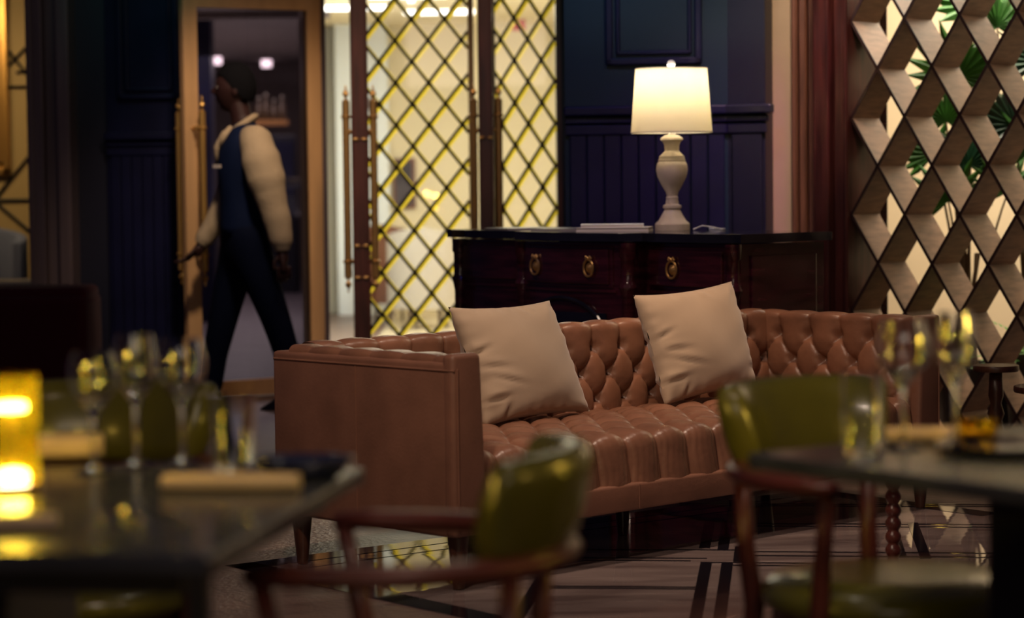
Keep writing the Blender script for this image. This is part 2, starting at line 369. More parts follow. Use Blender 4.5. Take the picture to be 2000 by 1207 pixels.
quad(il, B1-e1*bw/2+e2*0.9, B1-e1*bw/2+e2*0.02, bw, z); quad(il, B1-e1*bw/2+e2*1.06, B2-e1*bw/2, bw, z)
quad(il, B0+e2*0.20+e1*0.1, B0+e2*0.20+e1*2.4, 0.008, z)
ro = lambda p: Vector(p)
def hline(D, x0, x1, wd=0.014):
    quad(il, (x0, D - 0.112*x0), (x1, D - 0.112*x1), wd, z+0.0004)
for D, x0, x1 in [(7.56, 0.10, 0.60), (7.51, 0.12, 0.545), (7.73, 0.10, 0.74), (7.70, 0.70, 2.2), (7.62, 0.72, 2.2),
                  (7.03, 0.1, 0.53), (7.00, 0.1, 0.53), (7.48, 0.60, 1.0), (7.43, 0.65, 1.0),
                  (8.32, 0.75, 2.6), (8.26, 0.75, 2.6), (8.82, 0.6, 2.3), (8.77, 0.6, 2.3)]:
    hline(D, x0, x1)
def vline(x, D0, D1, wd=0.035):
    quad(il, (x + 0.112*(D0-7), D0), (x + 0.112*(D1-7), D1), wd, z+0.0008)
for x, D0, D1 in [(0.545, 6.3, 7.42), (0.61, 6.3, 7.40), (0.645, 7.42, 7.72), (0.59, 7.66, 8.3), (0.53, 7.70, 8.3), (0.06, 6.4, 7.55), (1.225, 7.45, 8.2), (1.15, 7.5, 8.2)]:
    vline(x, D0, D1)
struct(il.build('floor_inlay', M['inlay'], parent=floor))
lf = MB().lim(-1.0, 1.25, 13.75, 21.2, 0.0, 0.004)
struct(lf.build('floor_lobby', M['lobbyfloor'], parent=floor))
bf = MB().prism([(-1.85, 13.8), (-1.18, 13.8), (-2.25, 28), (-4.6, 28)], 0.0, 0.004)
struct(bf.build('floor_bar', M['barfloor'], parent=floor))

# ------------------------------------------------------------------ left walls
WB = 13.62
def panelled(name, p0, p1, z_dado, mbase, mtop, frame_from, frame_to, board=0.075, topz=3.2, rails=True, ext=0.0):
    """panelled wall: boarded dado below a moulded rail, a framed panel above"""
    p0 = Vector(p0); p1 = Vector(p1); d = p1-p0; L = d.length; a = math.atan2(d.y, d.x)
    mb = MB(); mb.lim(0, L, 0.0, 0.2, 0, topz)
    root = struct(mb.build(name, mtop, loc=(p0.x, p0.y, 0), rotz=a))
    b = MB(); x = 0.02
    while x < L-0.02:
        x2 = min(x+board, L-0.01)
        b.lim(x+0.003, x2-0.003, -0.02, 0.0, 0.16, z_dado-0.10); x += board
    struct(b.build('trim_boarding', mbase, parent=root, bevel=0.004))
    r = MB()
    r.lim(-0.0, L+ext, -0.030, 0.0, z_dado-0.13, z_dado-0.08)
    r.lim(-0.0, L+ext+0.012, -0.045, 0.0, z_dado-0.078, z_dado-0.045)
    r.lim(-0.0, L+ext+0.03, -0.075, 0.0, z_dado-0.042, z_dado)
    r.lim(0, L, -0.03, 0, 0, 0.15)
    struct(r.build('trim_rail', mbase, parent=root, bevel=0.008))
    if frame_to > frame_from:
        f = MB(); x0, x1, z0, z1 = frame_from, frame_to, z_dado+0.185, topz-0.15
        for k, (wd, dp) in enumerate(((0.03, 0.035), (0.018, 0.022))):
            o = 0.0 if k == 0 else 0.045
            a0, a1, c0, c1 = x0+o, x1-o, z0+o, z1-o
            f.lim(a0, a0+wd, -dp, 0, c0, c1); f.lim(a1-wd, a1, -dp, 0, c0, c1)
            f.lim(a0, a1, -dp, 0, c0, c0+wd); f.lim(a0, a1, -dp, 0, c1-wd, c1)
        struct(f.build('trim_panel', mbase, parent=root, bevel=0.006))
    return root
wall_box('wall_left', (-2.43, WB), (-2.26, WB), 0.2, 0, 3.2, M['navy_dark'])
panelled('wall_left_panelled', (-2.26, WB-0.03), (-1.80, WB-0.07), 1.46, M['navy'], M['navy'], 0.07, 0.42, board=0.06)
# taupe casing
tb = MB(); tb.lim(-2.66, -2.57, 13.35, 13.75, 0, 3.2); tb.lim(-2.57, -2.50, 13.42, 13.75, 0, 3.2); tb.lim(-2.50, -2.43, 13.38, 13.75, 0, 3.2)
tb.lim(-2.655, -2.625, 13.33, 13.36, 0, 3.2)
struct(tb.build('trim_casing', M['taupe'], bevel=0.006))
# gold wallcovering bay on the far left
gb = MB(); gb.lim(-7, -2.66, 17.0, 17.2, 0, 3.2)
gw = struct(gb.build('wall_far_left', M['goldwall']))
gl = MB()
for (x0, z0, x1, z1) in [(-3.05, 1.06, -4.2, 1.06), (-3.62, 1.07, -3.05, 1.75), (-3.62, 1.05, -3.05, 0.55), (-3.05, 2.45, -3.5, 2.0), (-3.05, 1.85, -3.5, 1.85), (-3.08, 1.55, -3.5, 2.1), (-3.05, 2.0, -3.45, 1.95)]:
    gl.tube([(x0, 16.985, z0), (x1, 16.985, z1)], 0.012, 6)
struct(gl.build('trim_lattice', M['black'], parent=gw))
struct(MB().lim(-2.70, -2.60, 13.75, 17.0, 0, 3.2).build('wall_return', M['navy_dark']))

pf = thing('picture_frame', 'gilt picture frame with dark painting hanging on the gold wallcovering at far left', 'picture frame', (-3.80, 16.98, 1.24))
f = MB()
for k, (wd, dp) in enumerate(((0.05, 0.06), (0.045, 0.035))):
    o = k*0.05
    f.lim(-0.30+o, -0.30+o+wd, -dp, 0, o, 1.3-o); f.lim(0.30-o-wd, 0.30-o, -dp, 0, o, 1.3-o)
    f.lim(-0.30+o, 0.30-o, -dp, 0, o, o+wd); f.lim(-0.30+o, 0.30-o, -dp, 0, 1.3-o-wd, 1.3-o)
f.build('frame', M['gilt'], pf, bevel=0.008)
MB().lim(-0.21, 0.21, -0.02, 0, 0.09, 1.21).build('canvas', M['canvas'], pf)

# armchair far left
ac = thing('tub_armchair', 'grey blue upholstered armchair with off white seat by the gilt picture', 'armchair', (-3.42, 15.6, 0))
pts = [(0.30*sin(t), 0.30*cos(t)-0.02) for t in [radians(x) for x in range(-110, 111, 10)]]
b = MB()
inn = [(x*0.74, y*0.74) for x, y in pts]
for i in range(len(pts)-1):
    t = abs(i-len(pts)/2+0.5)/(len(pts)/2); z1 = 0.90 - 0.10*t
    q = [inn[i], inn[i+1], pts[i+1], pts[i]]
    b.prism(q, 0.28, z1)
b.build('backrest', M['greyblue'], ac, smooth=True, bevel=0.02)
MB().lathe([(0.02, 0.0), (0.215, 0.0), (0.225, 0.05), (0.225, 0.30), (0.20, 0.345), (0.02, 0.35)], 28, (0, -0.02, 0.20)).build('seat', M['offwhite'], ac, smooth=True)
for a in (45, 135, 225, 315):
    MB().lathe([(0.012, 0), (0.02, 0.2)], 10, (0.16*cos(radians(a)), 0.16*sin(radians(a)), 0)).build('leg', M['sofa_leg'], ac, smooth=True)
wc = thing('square_stool', 'off white square stool in front of the grey blue armchair', 'stool', (-3.05, 14.6, 0))
MB().lim(-0.24, 0.22, -0.2, 0.2, 0.12, 0.60).build('seat', M['offwhite'], wc, bevel=0.03, seg=3)
for sx in (-1, 1):
    for sy in (-1, 1): MB().lim(sx*0.18-0.015, sx*0.18+0.015, sy*0.16-0.015, sy*0.16+0.015, 0, 0.13).build('leg', M['sofa_leg'], wc)

# dark red banquette with chrome legs
bq = thing('velvet_banquette', 'dark red velvet bench seat on chrome legs by the left wall', 'bench', (-2.75, 12.75, 0))
MB().lim(-0.75, 0.55, -0.30, 0.22, 0.15, 0.60).build('seat', M['velvet'], bq, bevel=0.04, seg=4, smooth=True)
MB().lim(-0.74, 0.545, -0.26, 0.18, 0.55, 0.645).build('cushion', M['velvet'], bq, bevel=0.035, seg=4, smooth=True)
for x in (-0.66, 0.13, 0.22, 0.46):
    for y in (-0.24, 0.16):
        if x == 0.22 and y > 0 or x == 0.13 and y < 0: continue
        lab(MB().lathe([(0.014, 0), (0.014, 0.15)], 12, (x, y, 0)).build('leg', M['steel'], bq, smooth=True), 'chrome leg')

# ------------------------------------------------------------------ pull handle (shared shape)
def pull_mb(z0, z1, x, y, r=0.017):
    """vertical bar with turned finials at both ends"""
    b = MB(); L = z1-z0
    prof = [(0.001, 0), (0.006, 0.012), (0.004, 0.022), (0.016, 0.040), (0.018, 0.050), (0.008, 0.062), (0.006, 0.072), (0.013, 0.080), (r, 0.085),
            (r, 0.16), (r+0.007, 0.165), (r+0.007, 0.175), (r-0.001, 0.18), (r-0.001, L-0.18), (r+0.007, L-0.175), (r+0.007, L-0.165), (r, L-0.16), (r, L-0.085),
            (0.013, L-0.080), (0.006, L-0.072), (0.008, L-0.062), (0.018, L-0.050), (0.016, L-0.040), (0.004, L-0.022), (0.006, L-0.012), (0.001, L)]
    b.lathe(prof, 14, (x, y, z0)); return b
def stand(b, p, q, r=0.008):
    b.tube([p, q], r, 8); b.ball(((p[0]+q[0])/2, (p[1]+q[1])/2, (p[2]+q[2])/2), 0.016, 8); return b

# ------------------------------------------------------------------ gold framed door, swung open
dx0 = Vector((-1.745, 13.02)); dx1 = Vector((-1.045, 13.50))
d = dx1-dx0; DL = d.length; da = math.atan2(d.y, d.x)
st = MB(); st.lim(0, 0.085, 0, 0.05, 0.005, 2.2); st.lim(DL-0.085, DL, 0, 0.05, 0.005, 2.2)
st.lim(0, DL, 0.001, 0.049, 0.005, 0.095); st.lim(0, DL, 0.001, 0.049, 2.12, 2.2)
dg = struct(st.build('door_1', M['gold_paint'], bevel=0.004, loc=(dx0.x, dx0.y, 0), rotz=da))
struct(MB().lim(DL+0.001, DL+0.03, 0.0, 0.07, 0, 2.2).build('door_edge', M['taupe'], dg, bevel=0.003))
struct(MB().lim(0.085, DL-0.085, 0.02, 0.03, 0.095, 2.12).build('door_glass', M['pane_smoke'], dg))
for sgn, nm in ((-1, 'front'), (1, 'rear')):
    yy = -0.115 if sgn < 0 else 0.160
    h = pull_mb(0.62, 1.64, 0.045, yy, 0.020)
    for zz in (0.80, 1.47): stand(h, (0.045, yy, zz), (0.045, 0.0 if sgn < 0 else 0.05, zz), 0.009)
    struct(lab(h.build('door_handle', M['brass_bright'], dg, smooth=True), 'long turned brass pull handle'))
struct(MB().lathe([(0.012, 0), (0.014, 0.01), (0.014, 0.03), (0.005, 0.034)], 12, (0, 0, 0), mtx=Matrix.Rotation(pi/2, 3, 'X')).build('door_lock', M['steel'], dg, loc=(0.10, 0.0, 0.05)))

# header over the openings
wall_box('wall_header', (-1.80, 13.66), (0.26, 13.66), 0.15, 2.42, 3.2, M['navy_dark'])

# ------------------------------------------------------------------ dark wood doors seen edge on, with brass pulls on both faces
def leaf_door(name, near, far, thick, z1, wood):
    n = Vector(near); fr = Vector(far); dd = fr-n; L = dd.length; a = math.atan2(dd.y, dd.x)
    b = MB(); b.lim(0, 0.10, -thick/2, thick/2, 0.005, z1); b.lim(L-0.10, L, -thick/2, thick/2, 0.005, z1)
    b.lim(0.10, L-0.10, -thick/2, thick/2, 0.005, 0.25); b.lim(0.10, L-0.10, -thick/2, thick/2, z1-0.15, z1)
    b.lim(-0.006, 0.0, -thick/2+0.012, thick/2-0.012, 0.02, z1-0.02)
    o = struct(b.build(name, wood, bevel=0.004, loc=(n.x, n.y, 0), rotz=a))
    struct(MB().lim(0.10, L-0.10, -0.005, 0.005, 0.25, z1-0.15).build('door_glass', M['pane'], o))
    for s in (-1, 1):
        y = s*(thick/2+0.027)
        h = pull_mb(0.575, 1.69, 0.05, y, 0.021)
        for zz in (0.745, 1.44): stand(h, (0.05, y, zz), (0.05, s*thick/2, zz), 0.010)
        for zz in (0.66, 0.83, 1.40): h.ball((-0.012, s*0.022, zz), 0.013, 8, sc=(0.7, 1.4, 0.7))
        struct(lab(h.build('door_handle', M['brass'], o, smooth=True), 'long turned brass pull handle'))
    return o
leaf_door('door_2', (-0.802, 12.95), (-0.852, 13.70), 0.092, 2.36, M['redwood'])
leaf_door('door_3', (-0.128, 12.95), (-0.118, 13.70), 0.080, 2.36, M['redwood'])
struct(MB().lim(-0.232, -0.200, 13.62, 13.75, 0, 2.42).build('trim_1', M['beige'], bevel=0.004))

# ------------------------------------------------------------------ diamond lattice glazing
def diamond_window(name, p0, p1, cw, ch, nx, nz, zt, label_edge):
    p0 = Vector(p0); p1 = Vector(p1); dd = p1-p0; L = dd.length; a = math.atan2(dd.y, dd.x)
    fr = MB(); fr.lim(-0.02, L+0.02, -0.02, 0.03, 2.36, 2.42); fr.lim(-0.02, L+0.02, -0.02, 0.03, 0, 0.10)
    fr.lim(-0.03, 0.0, -0.02, 0.03, 0, 2.42); fr.lim(L, L+0.03, -0.02, 0.03, 0, 2.42)
    o = struct(fr.build(name, M['redwood'], loc=(p0.x, p0.y, 0), rotz=a))
    struct(MB().lim(0, L, 0.0, 0.01, 0.1, 2.36).build('window_glass', M['pane'], o))
    def seg(mb, x0, z0, x1, z1, wd, y0, y1):
        # clip to the pane
        for _ in range(2):
            if x0 > x1: x0, z0, x1, z1 = x1, z1, x0, z0
            if x1 <= 0 or x0 >= L: return
            if x0 < 0: z0 += (z1-z0)*(0-x0)/(x1-x0); x0 = 0
            if x1 > L: z1 = z0+(z1-z0)*(L-x0)/(x1-x0); x1 = L
        if max(z0, z1) > 2.36 or min(z0, z1) < 0.1: return
        dv = Vector((x1-x0, z1-z0)); dv.normalize(); n = Vector((-dv.y, dv.x))*wd/2
        q = [(x0-n.x, z0-n.y), (x1-n.x, z1-n.y), (x1+n.x, z1+n.y), (x0+n.x, z0+n.y)]
        mb.hexa([(x, y0, zz) for x, zz in q], [(x, y1, zz) for x, zz in q])
    dk = MB(); yl = MB()
    for i in range(-2, 14):
        for j in range(-12, 12):
            for (ox, oz) in ((0, 0), (0.5, 0.5)):
                cx = nx+(i+ox)*cw; cz = nz+(j+oz)*ch
                for s in (-1, 1):
                    seg(dk, cx, cz, cx+cw/2, cz+s*ch/2, 0.0175, -0.006, -0.001)
                    seg(yl, cx+0.010, cz-0.010, cx+0.010+cw/2, cz-0.010+s*ch/2, 0.022, 0.012, 0.014)
    struct(dk.build('window_lattice', M['black'], o))
    struct(lab(yl.build('window_lattice_edge', M['yellowfilm'], o), 'yellow lattice outline'))
    return o
diamond_window('window_1', (-0.815, 13.70), (-0.232, 13.70), 0.1873, 0.2379, -0.644+0.815, 1.725, 2.4, '')
diamond_window('window_2', (-0.095, 13.70), (0.262, 13.70), 0.152, 0.2379, 0.047, 1.725, 2.4, '')

# ------------------------------------------------------------------ lobby
wall_box('wall_lobby', (-1.64, 21.2), (1.3, 21.2), 0.1, 0, 2.5, M['lobbywhite'])
struct(MB().lim(1.2, 1.3, 13.9, 21.2, 0, 2.5).build('wall_lobby_right', M['lobbywhite']))
struct(MB().prism([(-1.10, 13.80), (1.3, 13.80), (1.3, 21.2), (-1.66, 21.2)], 2.5, 2.55).build('ceiling', M['lobbywhite']))
wall_box('wall_divider', (-1.13, 13.75), (-1.64, 20.9), 0.06, 0, 2.55, M['lobbycool'])
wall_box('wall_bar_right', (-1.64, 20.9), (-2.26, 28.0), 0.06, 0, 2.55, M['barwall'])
struct(MB().lim(0.262, 1.3, 13.72, 13.9, 0, 2.5).build('wall_lobby_front', M['navy_dark']))
struct(MB().lim(-1.50, -1.05, 20.9, 21.19, 0, 2.5).build('wall_lobby_pier', M['lobbycool']))
sw = tag(MB().lim(-0.035, 0.035, -0.01, 0, -0.05, 0.05).build('light_switch', M['taupe'], loc=(-1.20, 20.895, 1.82), bevel=0.004), 'small brown switch plate on the pale lobby wall beside the door gap', 'switch')
LB = [((-0.72, 18.2), 'leftmost'), ((-0.28, 19.5), 'middle'), ((-1.02, 16.6), 'nearest the door gap')]
for k, ((x, y), wd) in enumerate([((-1.18, 18.6), 'seen through the narrow door gap'), ((-0.72, 17.4), 'behind the top left of the large diamond window'), ((-0.55, 19.2), 'behind the top middle of the large diamond window')]):
    lt = tag(MB().lim(-0.28, 0.28, -0.06, 0.06, -0.03, 0).build('ceiling_light', M['light_emit'], loc=(x, y, 2.499), bevel=0.008),
             'white linear ceiling light ' + wd, 'ceiling light', 'linear lights on the lobby ceiling')
sg = tag(MB().lim(-0.06, 0.06, -0.015, 0.015, -0.045, 0.045).build('ceiling_sign', M['redsign'], loc=(0.08, 20.5, 2.50-0.046), bevel=0.004), 'small red sign on the lobby ceiling behind the narrow diamond window', 'sign')
pc = thing('wall_picture', 'small brown picture on the lobby wall behind the diamond window', 'picture', (-0.93, 21.19, 1.13))
MB().lim(-0.10, 0.10, -0.03, 0, -0.22, 0.22).build('frame', M['brownwood'], pc, bevel=0.005)
MB().lim(-0.07, 0.07, -0.035, -0.02, -0.19, 0.19).build('canvas', M['canvas'], pc)
def lobby_chair(loc, rz, label, m1):
    t = thing('lobby_armchair', label, 'armchair', loc, rz, 'armchairs in the lobby')
    pts = [(0.32*sin(u), 0.30*cos(u)) for u in [radians(x) for x in range(-100, 101, 10)]]
    b = MB()
    for i in range(len(pts)-1):
        q = [(pts[i][0]*0.78, pts[i][1]*0.78), (pts[i+1][0]*0.78, pts[i+1][1]*0.78), pts[i+1], pts[i]]
        b.prism(q, 0.16, 0.80-0.10*abs(i-9.5)/9.5)
    b.build('backrest', m1, t, smooth=True)
    MB().lathe([(0.02, 0), (0.24, 0), (0.24, 0.26), (0.02, 0.28)], 24, (0, 0, 0.16)).build('seat', m1, t, smooth=True)
    for a in (45, 135, 225, 315): MB().lathe([(0.012, 0), (0.018, 0.17)], 8, (0.17*cos(radians(a)), 0.17*sin(radians(a)), 0)).build('leg', M['sofa_leg'], t)
    return t
lobby_chair((-0.66, 19.0, 0.004), radians(170), 'cream lobby armchair seen low behind the left of the diamond window', M['offwhite'])
lobby_chair((-0.95, 19.8, 0.004), radians(30), 'tan brown lobby armchair standing farther back behind the diamond window', M['brownwood'])

# ------------------------------------------------------------------ dim bar room behind the gold door
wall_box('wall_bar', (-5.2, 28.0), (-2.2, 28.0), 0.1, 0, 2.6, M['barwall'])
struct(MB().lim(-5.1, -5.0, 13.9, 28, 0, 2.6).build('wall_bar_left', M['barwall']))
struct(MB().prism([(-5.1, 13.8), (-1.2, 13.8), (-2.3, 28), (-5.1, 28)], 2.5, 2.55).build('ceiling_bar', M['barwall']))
for D in (15.5, 19): struct(MB().lim(-3.4, -1.4, D, D+0.12, 2.44, 2.5).build('trim_beam', M['barwall']))
struct(MB().lim(-2.60, -2.46, 20.0, 20.25, 0, 2.5).build('wall_bar_pier', M['navy']))
for x, y, wd in ((-3.17, 26.3, 'left'), (-2.71, 28.0-0.9, 'right')):
    tag(MB().lathe([(0.01, 0), (0.055, 0), (0.055, 0.075), (0.01, 0.075)], 20, (0, 0, -0.075)).build('downlight', M['spot_emit'], loc=(x, y, 2.499)),
        'round pinkish downlight on the dim ceiling, %s one of the pair above the walking man' % wd, 'downlight', 'downlights seen through the gold framed door')
shf = tag(MB().lim(-0.17, 0.17, -0.10, 0.10, 0, 0.05).build('wall_shelf', M['amber_label'], loc=(-2.36, 24.0, 1.71), bevel=0.004), 'amber lit shelf holding bottles behind the walking man', 'shelf')
bt0 = None
for k, (x, s) in enumerate(((-0.12, 1.0), (-0.05, 1.15), (0.03, 0.9), (0.11, 1.05))):
    wd = ['leftmost', 'second from left, the tallest', 'third from left, the shortest', 'rightmost'][k]
    if bt0 is None:
        bt0 = thing('bottle', 'x', 'bottle', (0, 0, 0), 0, 'bottles on the amber shelf')
        MB().lathe([(0.002, 0), (0.035, 0), (0.037, 0.02), (0.037, 0.12), (0.014, 0.17), (0.012, 0.21), (0.002, 0.21)], 14).build('glass_body', M['bottle'], bt0, smooth=True)
        MB().lathe([(0.002, 0.21), (0.014, 0.21), (0.014, 0.23), (0.002, 0.23)], 10).build('cap', M['offwhite'], bt0)
        b = bt0
    else: b = dup(bt0, (0, 0, 0), 0)
    b['label'] = 'dark bottle on the amber shelf, ' + wd
    b.location = (-2.36+x, 24.0, 1.76); b.scale = (1, 1, s)
bc = thing('bar_cabinet', 'dark bar back cabinet behind the walking man beyond the glass', 'cabinet', (-2.26, 25.0, 0.004))
MB().lim(-0.24, 0.06, -0.2, 0.2, 0, 1.62).build('body', M['navy_dark'], bc, bevel=0.01)
MB().lim(-0.22, 0.04, -0.21, -0.2, 1.0, 1.55).build('door', M['navy'], bc, bevel=0.004)
dsh = tag(MB().lathe([(0.01, 0), (0.06, 0.0), (0.11, 0.05), (0.12, 0.06), (0.10, 0.05), (0.01, 0.015)], 20).build('bowl', M['offwhite'], loc=(-2.09, 23.6, 1.13), smooth=True), 'pale bowl on the bar table behind the walking man', 'bowl')
bt = thing('bar_table', 'small dark bar table under the pale bowl', 'table', (-2.12, 23.6, 0.004))
MB().lim(-0.22, 0.14, -0.2, 0.2, 1.09, 1.126).build('tabletop', M['navy_dark'], bt, bevel=0.005)
for sx in (-0.2, 0.12):
    for sy in (-0.18, 0.18): MB().lim(sx-0.015, sx+0.015, sy-0.015, sy+0.015, 0, 1.09).build('leg', M['navy_dark'], bt)

# ------------------------------------------------------------------ lamp wall
PW0 = Vector((0.250, 10.98)); PW1 = PW0 + RU*0.735
panelled('wall_back', PW0, PW1, 1.505, M['navy'], M['teal'], 0.19, 0.62, board=0.078, ext=-0.001)
PR1 = PW1 + Vector((cos(radians(-20)), sin(radians(-20))))*0.172
panelled('wall_pier', PW1, PR1, 1.505, M['navy_dark'], M['navy_dark'], 0, 0, board=0.19, ext=0.012)
wall_box('wall_right', (1.10, 10.98), (1.30, 10.96), 0.2, 0, 3.2, M['beige'])
tr = MB()
x = 1.27
for wd, dp in ((0.020, 0.05), (0.012, 0.02), (0.030, 0.06), (0.010, 0.03), (0.034, 0.075), (0.012, 0.04), (0.022, 0.06)):
    tr.lim(x, x+wd-0.002, 10.95-dp, 11.1, 0, 3.2); x += wd
struct(tr.build('trim_2', M['brownwood'], bevel=0.004))

# ------------------------------------------------------------------ screen of deep diamond cells
SE = Vector((0.7547, -0.656)); SN = Vector((0.656, 0.7547)); S0 = Vector((1.561, 10.3)); sa = math.atan2(SE.y, SE.x)
scw, sch, sdep = 0.2655, 0.413, 0.21
post = MB(); post.lim(-0.315, -0.235, -0.02, 0.24, 0, 3.2); post.lim(-0.228, -0.160, 0.01, 0.24, 0, 3.2); post.lim(-0.155, -0.135, -0.03, 0.24, 0, 3.2)
struct(post.build('trim_3', M['redwood'], bevel=0.008, loc=(S0.x, S0.y, 0), rotz=sa))
lat = MB()
def board(u0, z0, u1, z1, t=0.013):
    dv = Vector((u1-u0, z1-z0)).normalized(); n = Vector((-dv.y, dv.x))*t/2
    u0, z0, u1, z1 = u0-dv.x*0.003, z0-dv.y*0.003, u1+dv.x*0.003, z1+dv.y*0.003
    q = [(u0-n.x, z0-n.y), (u1-n.x, z1-n.y), (u1+n.x, z1+n.y), (u0+n.x, z0+n.y)]
    lat.hexa([(x, 0.004, zz) for x, zz in q], [(x, sdep, zz) for x, zz in q], 0)
    lat.hexa([(x, 0.0, zz) for x, zz in q], [(x, 0.0045, zz) for x, zz in q], 1)
for i in range(-1, 9):
    for j in range(-5, 5):
        for (ox, oz) in ((0, 0), (0.5, 0.5)):
            u = (i+ox)*scw; zz = 1.635+(j+oz)*sch
            for s in (-1, 1):
                z2 = zz+s*sch/2
                if u < -scw/2-0.001 or min(zz, z2) < -0.02 or max(zz, z2) > 3.2: continue
                board(u, zz, u+scw/2, z2)
scr = struct(lat.build('wall_screen', [M['screen_face'], M['screen_edge']], loc=(S0.x, S0.y, 0), rotz=sa))
rl = MB(); rl.lim(-0.14, 2.4, 0.0, sdep, 0.0, 0.05); rl.lim(2.4, 2.5, -0.02, 0.24, 0, 3.2)
struct(rl.build('trim_4', M['redwood'], loc=(S0.x, S0.y, 0), rotz=sa, bevel=0.006))
# planted bay
struct(MB().lim(1.55, 1.715, 11.0, 11.25, 0, 3.2).build('trim_5', M['mahogany'], bevel=0.01))
p = S0 + SN*2.3 - SE*1.6
wall_box('wall_bay', (p.x, p.y), (p.x+SE.x*6.4, p.y+SE.y*6.4), 0.1, 0, 3.2, M['cream'])
struct(MB().lim(1.78, 1.83, 12.55, 12.7, 0, 3.2).build('trim_6', M['cream'], bevel=0.01))
struct(MB().lim(1.50, 1.60, 11.2, 13.2, 0, 3.2).build('wall_bay_left', M['cream']))

def fan_leaf(mb, c, R, facing, up, n=15, spread=240, mi=0):
    """one fan palm leaf: pleated segments radiating from c"""
    c = Vector(c); fz = Vector(facing).normalized(); u = Vector(up).normalized(); u = (u-fz*u.dot(fz)).normalized(); s = u.cross(fz)
    for k in range(n):
        a = radians(-spread/2 + spread*k/(n-1)); L = R*(0.82+0.18*cos(a*0.7))*random.uniform(0.93, 1.05)
        dr = u*cos(a)+s*sin(a); pr = -u*sin(a)+s*cos(a); wd = R*0.085
        droop = fz*0.10*R
        a0 = c; b0 = c+dr*L*0.25; m0 = c+dr*L*0.6+droop*0.2; t0 = c+dr*L+droop*1.2
        vs = [a0, b0-pr*wd*0.55, b0+fz*0.012, b0+pr*wd*0.55, m0-pr*wd, m0+fz*0.016, m0+pr*wd, t0]
        mb.add(vs, [(0, 1, 2), (0, 2, 3), (1, 4, 5, 2), (2, 5, 6, 3), (4, 7, 5), (5, 7, 6)], mi)
def palm(label, base, leaves, h_pot=0.32):
    t = thing('fan_palm', label, 'plant', (base[0], base[1], 0), 0, 'fan palms behind the diamond screen')
    MB().lathe([(0.02, 0), (0.13, 0), (0.17, h_pot), (0.155, h_pot), (0.15, h_pot-0.03), (0.02, h_pot-0.03)], 24).build('pot', M['pot'], t, smooth=True)
    sb = MB(); lb = MB(); ld = MB()
    for (x, y, z, R, dark) in leaves:
        c = Vector((x-base[0], y-base[1], z)); r0 = Vector((random.uniform(-.03, .03), random.uniform(-.03, .03), h_pot-0.04))
        mid = (r0+c)/2 + Vector((0, 0, 0.1)) - Vector((c.x, c.y, 0))*0.2
        pts = [r0*(1-q)**2 + mid*2*q*(1-q) + c*q*q for q in [i/8 for i in range(9)]]
        sb.tube(pts, [0.010-0.006*i/8 for i in range(9)], 6)
        dirv = (c-mid).normalized()
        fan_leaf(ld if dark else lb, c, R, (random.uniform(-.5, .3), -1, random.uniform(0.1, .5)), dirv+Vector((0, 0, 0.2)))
    for k in range(9): sb.tube([(random.uniform(-.04, .04), random.uniform(-.04, .04), h_pot-0.04), (random.uniform(-.05, .05), random.uniform(-.05, .05), h_pot+0.5)], [0.014, 0.005], 6)
    sb.build('stalks', M['stalk'], t, smooth=True)
    lb.build('foliage', M['leaf'], t)
    if ld.v: lab(ld.build('foliage_shaded', M['leaf_shaded'], t), 'leaves in a green darkened for shade')
    return t
palm('fan palm with bright green leaves in dark planter, left of the two behind the screen', (2.09, 11.05),
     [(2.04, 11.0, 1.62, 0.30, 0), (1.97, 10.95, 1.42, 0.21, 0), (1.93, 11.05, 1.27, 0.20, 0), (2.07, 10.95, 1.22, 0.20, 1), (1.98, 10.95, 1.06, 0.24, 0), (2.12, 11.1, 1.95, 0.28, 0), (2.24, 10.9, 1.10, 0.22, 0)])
palm('fan palm with more leaves coloured as shaded, right of the two behind the screen', (2.36, 10.95),
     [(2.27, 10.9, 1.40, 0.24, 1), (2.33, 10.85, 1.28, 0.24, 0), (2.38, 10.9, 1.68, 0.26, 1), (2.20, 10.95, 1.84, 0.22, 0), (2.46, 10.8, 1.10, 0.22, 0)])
fn = thing('potted_fern', 'bright green feathery fern in a dark planter low behind the screen', 'plant', (2.28, 10.55, 0))
MB().lathe([(0.02, 0), (0.10, 0), (0.13, 0.40), (0.12, 0.40), (0.115, 0.37), (0.02, 0.37)], 24).build('pot', M['pot'], fn, smooth=True)
fb = MB()
for k in range(34):
    a = random.uniform(0, 2*pi); L = random.uniform(0.14, 0.30); el = random.uniform(0.2, 1.4)
    dr = Vector((cos(a)*cos(el), sin(a)*cos(el), sin(el))); base = Vector((0, 0, 0.37)); prev = base
    side = Vector((-sin(a), cos(a), 0))
    for i in range(1, 12):
        q = i/11; p_ = base+dr*L*q+Vector((cos(a), sin(a), -1))*0.10*q*q
        wl = 0.035*(1-q)+0.006
        for s in (-1, 1): fb.add([prev, p_, (prev+p_)/2+side*s*wl+Vector((0, 0, -0.005))], [(0, 1, 2)])
        prev = p_
fb.build('fronds', M['fern'], fn)

